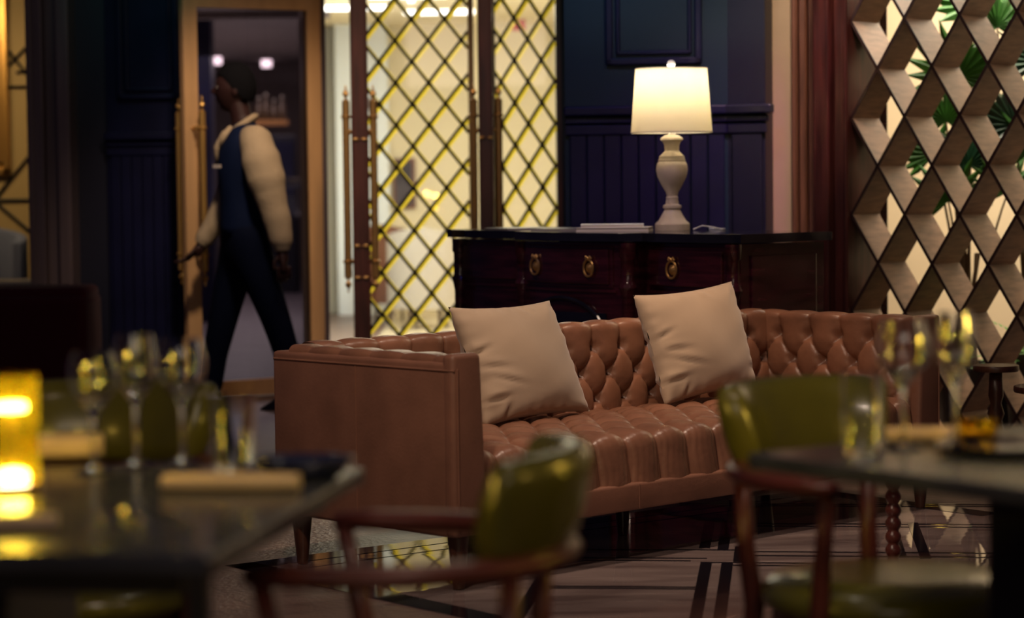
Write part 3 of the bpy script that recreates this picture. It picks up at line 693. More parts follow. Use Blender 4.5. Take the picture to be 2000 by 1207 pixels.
# ------------------------------------------------------------------ sideboard
SBX, SBY = -0.235, 10.70
sb = thing('sideboard', 'dark mahogany bow fronted sideboard with black marble top and brass pulls', 'sideboard', (SBX, SBY, 0), radians(-51))
SW, SD, ST = 1.78, 0.46, 0.965
def yf(x, off=0.0):
    if x < 0.56: return -0.05*sin(pi*x/0.56) - off
    if x > 1.22: return -0.05*sin(pi*(x-1.22)/0.56) - off
    return -0.10 - 0.045*sin(pi*(x-0.56)/0.66) - off
def curve_poly(x0, x1, f0, f1, n=16):
    xs = [x0+(x1-x0)*i/n for i in range(n+1)]
    return [(x, f0(x)) for x in xs] + [(x, f1(x)) for x in reversed(xs)]
body = MB()
for (x0, x1) in ((0.0, 0.56), (0.56, 1.22), (1.22, 1.78)):
    body.prism(curve_poly(x0+0.001, x1-0.001, lambda x: yf(x), lambda x: SD), 0.10, 0.925)
body.build('carcass', M['mahogany'], sb)
MB().lim(1.7805, 1.788, 0.05, SD-0.05, 0.16, 0.88).build('side_panel', M['mahogany'], sb, bevel=0.006)
top = MB(); ov = 0.035
pl = [(-ov, yf(0)-ov)]
pl += [(x, yf(x)-ov) for x in [0.56*i/12 for i in range(0, 13)]]
pl += [(x, yf(x)-ov) for x in [0.561+0.658*i/14 for i in range(15)]]
pl += [(x, yf(x)-ov) for x in [1.22+0.56*i/12 for i in range(1, 13)]]
pl += [(SW+ov, yf(SW)-ov), (SW+ov, SD+0.01), (-ov, SD+0.01)]
top.prism(pl, 0.930, ST)
top.build('top_slab', M['slab'], sb, bevel=0.008)
def cpanel(x0, x1, z0, z1, off, th, mt, name, par, bev=0.004):
    b = MB(); b.prism(curve_poly(x0, x1, lambda x: yf(x)-off-th, lambda x: yf(x)-off), z0, z1); return b.build(name, mt, par, bevel=bev)
def rosette(par, x, z, off):
    y = yf(x)-off
    h = MB(); R = Matrix.Rotation(pi/2, 3, 'X')
    h.lathe([(0.001, 0), (0.022, 0), (0.022, 0.004), (0.015, 0.008), (0.008, 0.014), (0.001, 0.016)], 20, (x, y, z), mtx=R)
    ring = [(x+0.028*cos(t), y-0.010, z+0.034*sin(t)) for t in [2*pi*i/24 for i in range(25)]]
    h.tube(ring, 0.0048, 8)
    for s in (-1, 1): h.tube([(x, y-0.01, z+0.036), (x+s*0.012, y-0.012, z+0.048), (x+s*0.018, y-0.01, z+0.040), (x+s*0.006, y-0.01, z+0.034)], 0.004, 6)
    h.ball((x, y-0.012, z+0.040), 0.008, 8)
    return lab(h.build('pull', M['brass'], par, smooth=True), 'oval brass ring pull')
for (x0, x1, pulls) in ((0.07, 0.50, ()), (0.63, 1.15, (0.72, 1.06)), (1.29, 1.71, (1.465,))):
    cpanel(x0-0.015, x1+0.015, 0.742, 0.912, 0.0, 0.006, M['mahogany'], 'moulding', sb)
    dr = cpanel(x0, x1, 0.755, 0.898, 0.006, 0.010, M['mahogany'], 'drawer', sb, 0.005)
    for px_ in pulls: rosette(dr, px_, 0.822, 0.016)
    cpanel(x0-0.03, x1+0.03, 0.722, 0.734, 0.0, 0.010, M['mahogany'], 'rail', sb)
    if x0 != 0.63:
        dd = cpanel(x0, x1, 0.16, 0.700, 0.0, 0.012, M['mahogany'], 'door', sb)
        kx = x1-0.04 if x0 < 0.5 else x0+0.04
        k = MB(); k.lathe([(0.001, 0), (0.014, 0), (0.010, 0.008), (0.014, 0.018), (0.001, 0.024)], 12, (kx, yf(kx)-0.012, 0.50), mtx=Matrix.Rotation(pi/2, 3, 'X'))
        lab(k.build('knob', M['brass'], dd, smooth=True), 'brass knob')
arch = []
for i in range(25):
    t = pi - pi*i/24; x = 0.89+0.25*cos(t); zz = 0.40+0.298*(max(0, sin(t))**0.55)
    arch.append((x, yf(x)-0.012, zz))
arch = [(0.64, yf(0.64)-0.012, 0.12)] + arch + [(1.14, yf(1.14)-0.012, 0.12)]
MB().tube(arch, 0.009, 8).build('arch_moulding', M['slab'], sb, smooth=True)
ad = cpanel(0.65, 1.13, 0.13, 0.64, 0.0, 0.006, M['slab'], 'arch_door', sb)
k = MB(); k.ball((1.08, yf(1.08)-0.02, 0.60), 0.012, 8); k.ball((1.08, yf(1.08)-0.02, 0.575), 0.009, 8)
lab(k.build('knob', M['brass'], ad, smooth=True), 'brass knob')
for x in (0.03, 0.56, 1.22, 1.75):
    y = (yf(x)-0.005) if x in (0.03, 1.75) else -0.085
    c = MB(); c.lathe([(0.018, 0), (0.026, 0.05), (0.020, 0.09), (0.030, 0.12), (0.030, 0.15), (0.034, 0.16), (0.026, 0.18), (0.023, 0.40), (0.026, 0.70), (0.033, 0.735), (0.038, 0.745), (0.033, 0.757),
                       (0.028, 0.77), (0.028, 0.86), (0.034, 0.87), (0.034, 0.925)], 20, (x, y, 0))
    c.build('column', M['mahogany'], sb, smooth=True)
for x in (0.05, 1.73):
    MB().lathe([(0.018, 0), (0.03, 0.06), (0.03, 0.10)], 14, (x, SD-0.05, 0)).build('leg', M['mahogany'], sb, smooth=True)

# table lamp
LX, LY, LZ = 0.667, 10.0, ST+0.0005
tl = thing('table_lamp', 'lit table lamp with cream drum shade and turned chalk white base on the sideboard', 'lamp', (LX, LY, LZ))
prof = [(0.001, 0), (0.072, 0), (0.072, 0.026), (0.066, 0.034), (0.058, 0.040), (0.046, 0.060), (0.036, 0.078), (0.031, 0.088), (0.038, 0.093), (0.038, 0.103), (0.028, 0.109), (0.024, 0.130), (0.026, 0.136), (0.022, 0.142),
        (0.026, 0.158), (0.045, 0.190), (0.060, 0.222), (0.066, 0.248), (0.064, 0.268), (0.060, 0.280), (0.056, 0.284), (0.057, 0.290), (0.053, 0.298), (0.053, 0.306), (0.046, 0.312), (0.030, 0.328), (0.031, 0.352), (0.038, 0.366),
        (0.047, 0.374), (0.045, 0.382), (0.030, 0.392), (0.016, 0.396), (0.001, 0.396)]
MB().lathe(prof, 40).build('lamp_base', M['lamp_stone'], tl, smooth=True)
MB().lathe([(0.001, 0.396), (0.015, 0.396), (0.015, 0.445), (0.018, 0.446), (0.018, 0.50), (0.001, 0.50)], 20).build('lamp_socket', M['white'], tl, smooth=True)
sh = MB(); z0, z1 = 0.402, 0.668
sh.lathe([(0.168, z0), (0.148, z1), (0.1465, z1), (0.1665, z0)], 56, closed=True)
shd = sh.build('lamp_shade', M['shade'], tl, smooth=True)
for r, zz in ((0.1683, z0+0.003), (0.1483, z1-0.003)):
    rg = MB().tube([(r*cos(t), r*sin(t), zz) for t in [2*pi*i/48 for i in range(49)]], 0.0022, 6)
    rg.build('shade_trim', M['paper'], shd, smooth=True)
sp = MB()
for k in range(3):
    a = 2*pi*k/3+0.3; sp.tube([(0, 0, z1-0.012), (0.147*cos(a), 0.147*sin(a), z1-0.006)], 0.002, 6)
sp.tube([(0, 0, 0.5), (0.03, 0, 0.55), (0.03, 0, 0.60), (0, 0, z1-0.012)], 0.002, 6)
sp.build('shade_carrier', M['brass'], tl)
lab(MB().ball((0, 0, z1+0.018), 0.017, 12).lathe([(0.001, 0), (0.006, 0), (0.006, 0.012), (0.001, 0.012)], 10, (0, 0, z1-0.008)).build('finial', M['white'], tl, smooth=True), 'white ball finial')
lab(MB().ball((0, 0, 0.572), 0.026, 12).build('bulb', M['bulb'], tl, smooth=True), 'lit bulb inside the shade')
point('table_lamp_bulb', (LX, LY, LZ+0.632), 5.6, (1.0, 0.97, 0.92), 0.028)
cab = MB(); cab.tube([(LX+0.085, LY-0.03, ST+0.005), (LX+0.12, LY-0.05, ST+0.02), (LX+0.17, LY-0.03, ST+0.012), (LX+0.20, LY-0.02, ST+0.004), (LX+0.22, LY+0.03, ST+0.004), (LX+0.16, LY+0.10, ST+0.004)], 0.003, 6)
tag(cab.build('lamp_cord', M['white'], smooth=True), 'white cord looping from the table lamp across the black top', 'cord')

# books and magazines on the sideboard
def book(name, label, loc, rz, wd, dp, th, mc, grp):
    t = thing(name, label, 'book', loc, rz, grp)
    MB().lim(-wd/2+0.002, wd/2-0.003, -dp/2+0.003, dp/2-0.003, th*0.12, th*0.88).build('pages', M['paper'], t)
    c = MB(); c.lim(-wd/2, wd/2, -dp/2, dp/2, 0, th*0.12); c.lim(-wd/2, wd/2, -dp/2, dp/2, th*0.88, th); c.lim(-wd/2, wd/2, dp/2-0.002, dp/2, 0, th)
    c.build('cover', mc, t); return t
book('book', 'broad pale book lying flat on the sideboard beside the lamp, bottom of the pair', (0.43, 10.02, ST+0.0005), radians(-8), 0.30, 0.21, 0.016, M['paper'], 'pale books beside the lamp')
book('book', 'pale book on top of the broad pale book beside the lamp', (0.42, 10.03, ST+0.017), radians(-3), 0.26, 0.19, 0.012, M['white'], 'pale books beside the lamp')
book('magazine', 'glossy dark magazine near the middle of the sideboard top', (0.24, 10.28, ST+0.0005), radians(-30), 0.22, 0.26, 0.008, M['paper_dark'], 'magazines on the sideboard')
book('magazine', 'dark magazine fanned at the left end of the sideboard top', (0.04, 10.50, ST+0.0005), radians(-62), 0.22, 0.24, 0.008, M['paper_dark'], 'magazines on the sideboard')

# ------------------------------------------------------------------ tufted sofa
SF = thing('tufted_sofa', 'tan brown leather tuxedo sofa with deep diamond tufting and tapered wooden legs', 'sofa', (-0.172, 6.905, 0), radians(44.5))
W_, D_, H_ = 2.38, 0.82, 0.68
AB = 0.115
PIT = 0.14; ROW = 0.088
def tuft(u, v, v0, vmin=-9, A=0.020, B=0.016):
    """u along the row, v up/back to the top row at v0; beyond v0 the creases run straight"""
    dv = v0-v
    if dv < 0: dv = 0
    p_ = u/PIT + dv/(2*ROW); q_ = u/PIT - dv/(2*ROW)
    dp = abs(sin(pi*p_)); dq = abs(sin(pi*q_))
    h = A*((dp*dq)**0.30)
    best = 9
    j0 = int(dv/ROW)
    for j in (j0-1, j0, j0+1, j0+2):
        if j < 0: continue
        off = 0.5*(j % 2)
        i = round(u/PIT - off)
        du = u-(i+off)*PIT; ww = (v0-v)-j*ROW
        r = du*du+ww*ww
        best = min(best, r)
    h += B*(1-exp(-best/(0.020**2)))
    return h - A - B
def sweep(path, nu, lo, hi, hfun, sign=-1, mapf=None):
    """sweep a profile (s, a, z) along u, pushed out along its normal by hfun(u, s)"""
    nv = len(path); vs = []
    nrm = []
    for k in range(nv):
        p0, p1 = path[max(0, k-1)], path[min(nv-1, k+1)]
        t = Vector((p1[1]-p0[1], p1[2]-p0[2])).normalized()
        nrm.append(Vector((-t.y, t.x)) if sign < 0 else Vector((t.y, -t.x)))
    for i in range(nu+1):
        u = lo+(hi-lo)*i/nu
        for k, (sv, a, zz) in enumerate(path):
            h = hfun(u, sv); a2 = a+nrm[k].x*h; z2 = zz+nrm[k].y*h
            vs.append(mapf(u, a2, z2) if mapf else (u, a2, z2))
    return vs, [(i*nv+k, (i+1)*nv+k, (i+1)*nv+k+1, i*nv+k+1) for i in range(nu) for k in range(nv-1)]
def smooth01(x): x = max(0, min(1, x)); return x*x*(3-2*x)
def arc_path(pts, step=0.006):
    """resample a polyline to even steps, returning (s, y, z)"""
    out = []; s = 0.0; P = [Vector(p_) for p_ in pts]
    seg = [(P[i+1]-P[i]).length for i in range(len(P)-1)]; tot = sum(seg); n = int(tot/step); 
    for i in range(n+1):
        d_ = tot*i/n; k = 0
        while k < len(seg)-1 and d_ > seg[k]: d_ -= seg[k]; k += 1
        q = P[k].lerp(P[k+1], min(1, d_/seg[k])); out.append((tot*i/n, q.x, q.y))
    return out, tot
def rounded(pts, r, n=6):
    """round the corners of an open polyline"""
    P = [Vector(p_) for p_ in pts]; out = [P[0]]
    for i in range(1, len(P)-1):
        a = (P[i-1]-P[i]); b = (P[i+1]-P[i]); rr = min(r, a.length*0.49, b.length*0.49)
        A0 = P[i]+a.normalized()*rr; B0_ = P[i]+b.normalized()*rr
        for k in range(n+1):
            t = k/n; out.append(A0*(1-t)**2+P[i]*2*t*(1-t)+B0_*t*t)
    out.append(P[-1]); return out
def to_obj(vs, fs, nm, mt, par, thick=None):
    me = bpy.data.meshes.new(nm); me.from_pydata(vs, [], fs); me.materials.append(mt)
    me.polygons.foreach_set('use_smooth', [True]*len(me.polygons)); me.update()
    o = bpy.data.objects.new(nm, me); COL.objects.link(o); o.parent = par
    return o
# smooth outer frame: arms, back, base
def arm(x0, x1, outer, nm):
    b = MB(); s = 1 if outer > 0 else -1
    xo = x1 if s > 0 else x0; xi = x0 if s > 0 else x1
    # tapers a little towards the top on the inner side
    bot = [(xo, 0.0, 0.16), (xi - s*0.025, 0.0, 0.16), (xi - s*0.025, D_, 0.16), (xo, D_, 0.16)]
    tp = [(xo, 0.0, H_-0.012), (xi, 0.0, H_-0.012), (xi, D_, H_-0.012), (xo, D_, H_-0.012)]
    xc = xo - s*0.045
    b.hexa([(xo, 0.03, 0.16), (xc, 0.03, 0.16), (xc, D_, 0.16), (xo, D_, 0.16)], [(xo, 0.03, H_-0.012), (xc, 0.03, H_-0.012), (xc, D_, H_-0.012), (xo, D_, H_-0.012)])
    o = b.build(nm, M['leather'], SF, bevel=0.012, seg=3, smooth='all')
    fp = MB(); fp.hexa([(p_[0], min(p_[1], 0.05), p_[2]) for p_ in bot], [(p_[0], min(p_[1], 0.05), H_+0.012) for p_ in tp])
    fp.build('front_panel', M['leather'], o, bevel=0.016, seg=4, smooth='all')
    # welt cord below the top edge and round the front face
    w_ = MB(); zt = H_-0.035
    w_.tube([(xo+s*0.001, D_-0.01, zt), (xo+s*0.001, 0.02, zt), (xo-s*0.006, -0.001, zt)], 0.0035, 6)
    w_.tube([(xo-s*0.018, -0.001, 0.18), (xo-s*0.018, -0.001, H_-0.03)], 0.003, 6)
    w_.tube([(xo+s*0.0005, D_*0.52, 0.17), (xo+s*0.0005, D_*0.52, zt)], 0.0018, 6)
    w_.build('welt', M['leather'], o, smooth=True)
    return o
armL = arm(0.0, AB, -1, 'armrest'); armR = arm(W_-AB, W_, 1, 'armrest')
bk = MB(); bk.lim(0.02, W_-0.02, D_-0.045, D_, 0.16, H_-0.012)
bko = bk.build('backrest', M['leather'], SF, bevel=0.014, seg=4, smooth='all')
rail = MB(); rail.lim(AB-0.02, W_-AB+0.02, 0.012, D_-0.12, 0.16, 0.245)
ro_ = rail.build('base_rail', M['leather'], SF, bevel=0.010, seg=3, smooth='all')
for x in (0.80, 1.58): MB().tube([(x, 0.0115, 0.165), (x, 0.0115, 0.24)], 0.0015, 6).build('seam', M['leather'], ro_)
# back pad
IX0, IX1 = AB+0.02, W_-AB-0.02
UOF = 0.085; vtop = 0.275
pth = rounded([(0.682, 0.33), (0.690, 0.44), (0.712, 0.694), (0.815, 0.694), (0.818, 0.62)], 0.038, 8)
path, tot = arc_path(pth, 0.005)
def hback(u, sv):
    crd = abs(((u-UOF)/PIT+0.5) % 1 - 0.5)*PIT
    h = tuft(u-UOF, sv, vtop, A=0.026, B=0.022)
    over = smooth01((sv-vtop-0.03)/0.11)
    wr = 0.0012*sin(u*300+sin(sv*60))*exp(-((sv-vtop-0.02)/0.03)**2)*exp(-(crd/0.03)**2)
    return h*(1-0.62*over)+wr
vs, fs = sweep(path, 430, IX0-0.03, IX1+0.03, hback)
bp_ = to_obj(vs, fs, 'back_pad', M['leather_tuft'], bko)
# seat: top from back to front then down the front
pth = rounded([(0.73, 0.385), (0.40, 0.408), (0.036, 0.402), (0.014, 0.240)], 0.050, 10)
path, tot_s = arc_path(pth, 0.005)
SV0 = 0.055; SEDGE = 0.60
def hseat(u, sv):
    q = SEDGE-sv                       # distance back from the front row of buttons
    h = tuft(u-UOF, -q, 0.0, A=0.028, B=0.016) if q > 0 else tuft(u-UOF, 0.0, 0.0, A=0.028, B=0.0)-0.016*exp(-(abs(((u-UOF)/PIT+0.5) % 1-0.5)*PIT)**2/0.02**2)*exp(q/0.02)
    tail = smooth01((sv-SEDGE)/max(0.01, tot_s-SEDGE))
    crd = abs(((u-UOF)/PIT+0.5) % 1 - 0.5)*PIT
    h += 0.0011*sin(u*260+sin(sv*30+u*9)*1.6)*min(1, tail*3)*(0.25+exp(-((crd-0.018)/0.022)**2))
    e = min(1.0, min(u-AB-0.012, W_-AB-0.012-u)/0.025); e = sqrt(max(0, 1-(1-e)**2))
    crown = 0.014*max(0, 1-(2*sv/SEDGE-1)**2) if sv < SEDGE else 0
    return (h*(1-0.15*tail)+crown)*e-(1-e)*0.03
vs, fs = sweep(path, 470, AB+0.012, W_-AB-0.012, hseat, sign=1)
seat = to_obj(vs, fs, 'seat_cushion', M['leather_tuft'], SF)
# inner arm pads
def arm_pad(side, par):
    pth = rounded([(-0.018, 0.33), (-0.012, 0.44), (0.002, 0.689), (0.106, 0.689), (0.109, 0.63)], 0.030, 8)
    path, tot = arc_path(pth, 0.005)
    def harm(u, sv):
        over = smooth01((sv-vtop-0.03)/0.10)
        return tuft(u-0.10, sv, vtop, A=0.025, B=0.020)*(1-0.72*over)
    def mp(u, a, zz): x = AB-a; return ((x if side < 0 else W_-x), u, zz)
    vs, fs = sweep(path, 140, 0.020, 0.75, harm, mapf=mp)
    return to_obj(vs, fs, 'arm_pad', M['leather_tuft'], par)
arm_pad(-1, armL); arm_pad(1, armR)
# tuft buttons, one small covered button in each fold crossing
btn = None
for j in range(3):
    off = 0.5*(j % 2); sv = vtop-j*ROW; zb = 0.33+sv-0.003; yb = 0.682+(zb-0.33)*0.085+0.038
    for i in range(0, 18):
        u = UOF+(i+off)*PIT
        if not (IX0+0.03 < u < IX1-0.03): continue
        if btn is None: btn = MB().ball((0, 0, 0), 0.009, 8, sc=(1, 0.5, 1)).build('tuft_button', M['leather'], bp_, smooth='all'); b_ = btn
        else: b_ = btn.copy(); COL.objects.link(b_)
        b_.location = (u, yb, zb)
def legmb(x, y, h=0.165):
    return MB().lathe([(0.010, 0), (0.017, 0.004), (0.018, 0.012), (0.033, h), (0.033, h+0.01)], 20, (x, y, 0))
for x, y in ((0.06, 0.05), (0.06, D_-0.06), (W_-0.06, 0.05), (W_-0.06, D_-0.06), (W_/2-0.03, 0.42)):
    legmb(x, y).build('leg', M['sofa_leg'], SF, smooth=True)

# ------------------------------------------------------------------ pillows
def pillow(name, label, corners, depth, thick, seed):
    """corners BL, BR, TR, TL in sofa-local x,y,z"""
    random.seed(seed); t = SF.matrix_basis.copy()
    Cn = [Vector(c) for c in corners]; N = 44
    ctr = sum(Cn, Vector())/4
    nrm = (Cn[1]-Cn[0]).cross(Cn[3]-Cn[0]).normalized()   # towards the front
    mb = MB(); ph = [random.uniform(0, 6) for _ in range(6)]
    dents = [(-0.85, 0.18, 0.30, 0.16, 0.010), (-0.80, -0.62, 0.05, 0.20, 0.010), (-0.62, -0.86, 1.2, 0.12, 0.010), (0.25, 0.86, 2.2, 0.12, 0.006), (-0.72, -0.10, -0.15, 0.22, 0.006), (-0.55, -0.35, -0.35, 0.25, 0.006), (0.80, 0.75, 0.9, 0.16, 0.006)]
    for side in (1, -1):
        vs = []
        for i in range(N+1):
            for j in range(N+1):
                a = i/N; b = j/N; x = 2*a-1; y = 2*b-1
                # edges pulled inwards between the pointed corners
                xx = x*(1-0.075*(1-y*y)*abs(x)**3); yy = y*(1-0.075*(1-x*x)*abs(y)**3)
                a2, b2 = (xx+1)/2, (yy+1)/2
                p_ = (Cn[0]*(1-a2)*(1-b2)+Cn[1]*a2*(1-b2)+Cn[2]*a2*b2+Cn[3]*(1-a2)*b2)
                q = max(0, (1-x*x))**0.48*max(0, (1-y*y))**0.48
                wr = 0.004*sin(5*x+3*y+ph[0])*q + 0.002*sin(11*y-5*x+ph[1])*(1-q)*q*3
                ed = 0.0022*(sin(17*x+ph[2])+sin(29*x+ph[4]))*exp(-((1-abs(y))/0.16)**2)+0.0022*(sin(15*y+ph[3])+sin(27*y+ph[5]))*exp(-((1-abs(x))/0.16)**2)
                for (cx, cy, ang, ln, dp_) in dents:
                    ux, uy = x-cx, y-cy; al = ux*cos(ang)+uy*sin(ang); ac = -ux*sin(ang)+uy*cos(ang)
                    wr += -dp_*exp(-(ac/0.035)**2)*exp(-(al/ln)**2)+dp_*0.6*exp(-((ac-0.08)/0.06)**2)*exp(-(al/ln)**2)
                h = thick*q + (wr+ed*min(1, q*3))
                vs.append(p_+nrm*h*side)
        fs = [(i*(N+1)+j, (i+1)*(N+1)+j, (i+1)*(N+1)+j+1, i*(N+1)+j+1) for i in range(N) for j in range(N)]
        mb.add(vs, fs)
    o = mb.build(name, M['pillow'], smooth='all', loc=SF.location, rotz=radians(44.5))
    bm = bmesh.new(); bm.from_mesh(o.data); bmesh.ops.remove_doubles(bm, verts=bm.verts, dist=0.0006); bmesh.ops.recalc_face_normals(bm, faces=bm.faces); bm.to_mesh(o.data); bm.free()
    return tag(o, label, 'pillow', 'sand coloured pillows on the sofa')
pillow('throw_pillow', 'sand coloured square throw pillow near the left arm of the sofa', [(0.568, 0.47, 0.405), (1.05, 0.46, 0.42), (1.006, 0.60, 0.785), (0.545, 0.60, 0.785)], 0, 0.085, 3)
pillow('throw_pillow', 'sand coloured square throw pillow towards the right end of the sofa', [(1.43, 0.47, 0.408), (1.913, 0.46, 0.44), (1.940, 0.60, 0.812), (1.415, 0.60, 0.785)], 0, 0.085, 11)

# ------------------------------------------------------------------ walking man
HX, HY = -1.40, 12.6
def L3(x, y, z): return (x-HX, y-HY, z)
man = None
def skin_mesh(nodes, edges, root, sub=2):
    me = bpy.data.meshes.new('tmp'); names = list(nodes)
    me.from_pydata([nodes[n][0] for n in names], [(names.index(a), names.index(b)) for a, b in edges], [])
    o = bpy.data.objects.new('tmp', me); COL.objects.link(o)
    md = o.modifiers.new('s', 'SKIN'); md.use_smooth_shade = True
    for k, n in enumerate(names):
        r = nodes[n][1]; me.skin_vertices[0].data[k].radius = (r, r) if not isinstance(r, tuple) else r
        me.skin_vertices[0].data[k].use_root = (n == root)
    s = o.modifiers.new('ss', 'SUBSURF'); s.levels = sub; s.render_levels = sub
    dg = bpy.context.evaluated_depsgraph_get(); dg.update(); ev = o.evaluated_get(dg)
    m2 = bpy.data.meshes.new_from_object(ev); vs = [tuple(v.co) for v in m2.vertices]; fs = [tuple(p_.vertices) for p_ in m2.polygons]
    bpy.data.objects.remove(o); return vs, fs
pel = L3(-1.385, 12.60, 0.92)
N = {
 'pel': (pel, (0.11, 0.14)), 'waist': (L3(-1.39, 12.6, 1.05), (0.09, 0.12)), 'chest': (L3(-1.375, 12.6, 1.28), (0.10, 0.15)), 'nb': (L3(-1.370, 12.6, 1.43), 0.07),
 'nk': (L3(-1.395, 12.6, 1.52), 0.055), 'hd': (L3(-1.415, 12.6, 1.60), 0.05),
 'sN': (L3(-1.330, 12.43, 1.38), 0.055), 'eN': (L3(-1.225, 12.37, 1.10), 0.042), 'wN': (L3(-1.172, 12.34, 0.85), 0.028), 'hN': (L3(-1.165, 12.34, 0.77), (0.034, 0.02)),
 'sF': (L3(-1.400, 12.78, 1.38), 0.055), 'eF': (L3(-1.500, 12.84, 1.08), 0.042), 'wF': (L3(-1.628, 12.80, 0.86), 0.028), 'hF': (L3(-1.675, 12.79, 0.80), (0.034, 0.02)),
 'lN': (L3(-1.35, 12.51, 0.86), 0.085), 'kN': (L3(-1.235, 12.50, 0.50), 0.055), 'aN': (L3(-1.115, 12.48, 0.12), 0.038),
 'lF': (L3(-1.41, 12.69, 0.86), 0.085), 'kF': (L3(-1.515, 12.70, 0.48), 0.055), 'aF': (L3(-1.60, 12.70, 0.10), 0.038)}
E_ = [('pel', 'waist'), ('waist', 'chest'), ('chest', 'nb'), ('nb', 'nk'), ('nk', 'hd'), ('nb', 'sN'), ('sN', 'eN'), ('eN', 'wN'), ('wN', 'hN'), ('nb', 'sF'), ('sF', 'eF'), ('eF', 'wF'), ('wF', 'hF'),
      ('pel', 'lN'), ('lN', 'kN'), ('kN', 'aN'), ('pel', 'lF'), ('lF', 'kF'), ('kF', 'aF')]
bvs = MB()
def limb(names, k=1.0):
    P = [Vector(N[n][0]) for n in names]; rr = [(N[n][1] if not isinstance(N[n][1], tuple) else sum(N[n][1])/2)*k for n in names]
    pts = []; rs = []
    for i in range(len(P)-1):
        for j in range(4): pts.append(P[i].lerp(P[i+1], j/4)); rs.append(rr[i]+(rr[i+1]-rr[i])*j/4)
    pts.append(P[-1]); rs.append(rr[-1]); bvs.tube(pts, rs, 18)
for names in (('pel', 'waist', 'chest', 'nb', 'nk', 'hd'), ('nb', 'sN', 'eN', 'wN', 'hN'), ('nb', 'sF', 'eF', 'wF', 'hF'), ('pel', 'lN', 'kN', 'aN'), ('pel', 'lF', 'kF', 'aF')): limb(names)
def hand(c, d, side, spread, curl):
    """palm with four fingers and a thumb; c wrist, d pointing direction, side = thumb side"""
    c = Vector(c); d = Vector(d).normalized(); s = Vector(side); s = (s-d*s.dot(d)).normalized(); n = d.cross(s)
    bvs.tube([c-d*0.02, c+d*0.02, c+d*0.06, c+d*0.095, c+d*0.105], [0.55, 0.85, 1.0, 0.92, 0.6], 14, flat=(0.075, 0.034) if abs(s.dot(Vector((0, 0, 1)).cross(d))) > 0.5 else (0.034, 0.075))
    for k in range(4):
        o_ = (k-1.5)*0.0195; Lf = (0.068, 0.078, 0.073, 0.058)[k]; b0 = c+d*0.088+s*(-o_)
        dirv = (d+s*(-(k-1.5))*spread).normalized(); b1 = b0+dirv*Lf*0.5+n*curl*0.010; b2 = b1+dirv*Lf*0.32+n*curl*0.020; b3 = b2+dirv*Lf*0.15+n*curl*0.012
        bvs.tube([b0-dirv*0.015, b0, b1, b2, b3], [0.009, 0.0092, 0.0085, 0.0075, 0.004], 8)
    t0 = c+d*0.02+s*0.024; t1 = t0+(d*0.6+s*0.55).normalized()*0.035; t2 = t1+(d+s*0.15).normalized()*0.034
    bvs.tube([t0-s*0.015, t0, t1, t2, t2+d*0.01], [0.010, 0.0115, 0.010, 0.008, 0.004], 8)
hand(L3(-1.169, 12.34, 0.82), (0.08, -0.02, -1), (-1, -0.4, 0), 0.06, 0.9)
hand(L3(-1.645, 12.795, 0.84), (-0.75, -0.05, -0.66), (0.2, -1, 0.3), 0.12, 0.7)
# head with face, turned to the left of the picture
hc = Vector(L3(-1.428, 12.6, 1.665)); hv = []; n1, n2 = 40, 40
for i in range(n1+1):
    th = pi*i/n1
    for k in range(n2):
        ph_ = 2*pi*k/n2; dx_, dy_, dz_ = sin(th)*cos(ph_), sin(th)*sin(ph_), cos(th)
        fwd = -dx_  # face looks to -x
        r = Vector((0.100*dx_, 0.077*dy_, 0.122*dz_))
        if dz_ < 0:  # jaw narrows, moves forward
            r.y *= 1-0.34*abs(dz_)**1.2; r.x = r.x*(1-0.22*abs(dz_)) - 0.020*abs(dz_)
        g = lambda a0, b0, c0, s_: exp(-((dy_-a0)**2+(dz_-b0)**2)/s_)*(1 if fwd > 0 else 0)
        r.x -= 0.026*g(0, -0.16, 0, 0.010)+0.016*g(0, -0.02, 0, 0.010)          # nose
        r.x -= 0.010*g(0, -0.46, 0, 0.012)+0.009*g(0, -0.56, 0, 0.008)          # lips
        r.x += 0.010*g(0, -0.66, 0, 0.008); r.x -= 0.014*g(0, -0.86, 0, 0.03)   # chin
        r.x += 0.010*(g(0.34, 0.02, 0, 0.02)+g(-0.34, 0.02, 0, 0.02)); r.x -= 0.006*(g(0.3, 0.18, 0, 0.02)+g(-0.3, 0.18, 0, 0.02))
        hv.append(hc+r)
hf = [(i*n2+k, i*n2+(k+1) % n2, (i+1)*n2+(k+1) % n2, (i+1)*n2+k) for i in range(n1) for k in range(n2)]
bvs.add(hv, hf)
for s in (-1, 1):
    bvs.ball((hc.x+0.012, hc.y+s*0.075, hc.z-0.012), 0.030, 10, sc=(0.6, 0.28, 1.0))
tmp = bvs.build('person_shape', M['skin'])
rm = tmp.modifiers.new('remesh', 'REMESH'); rm.mode = 'VOXEL'; rm.voxel_size = 0.006; rm.use_smooth_shade = True
dg = bpy.context.evaluated_depsgraph_get(); dg.update(); m2 = bpy.data.meshes.new_from_object(tmp.evaluated_get(dg))
bmx = bmesh.new(); bmx.from_mesh(m2); best = []; seen = set()
for v0 in bmx.verts:                      # keep the one connected body surface
    if v0 in seen: continue
    st_ = [v0]; seen.add(v0); comp = []
    while st_:
        q_ = st_.pop(); comp.append(q_)
        for e_ in q_.link_edges:
            o_ = e_.other_vert(q_)
            if o_ not in seen: seen.add(o_); st_.append(o_)
    if len(comp) > len(best): best = comp
keep = set(best); bmesh.ops.delete(bmx, geom=[v for v in bmx.verts if v not in keep], context='VERTS'); bmx.to_mesh(m2); bmx.free()
bpy.data.objects.remove(tmp)
m2.materials.clear(); m2.materials.append(M['skin']); m2.polygons.foreach_set('use_smooth', [True]*len(m2.polygons))
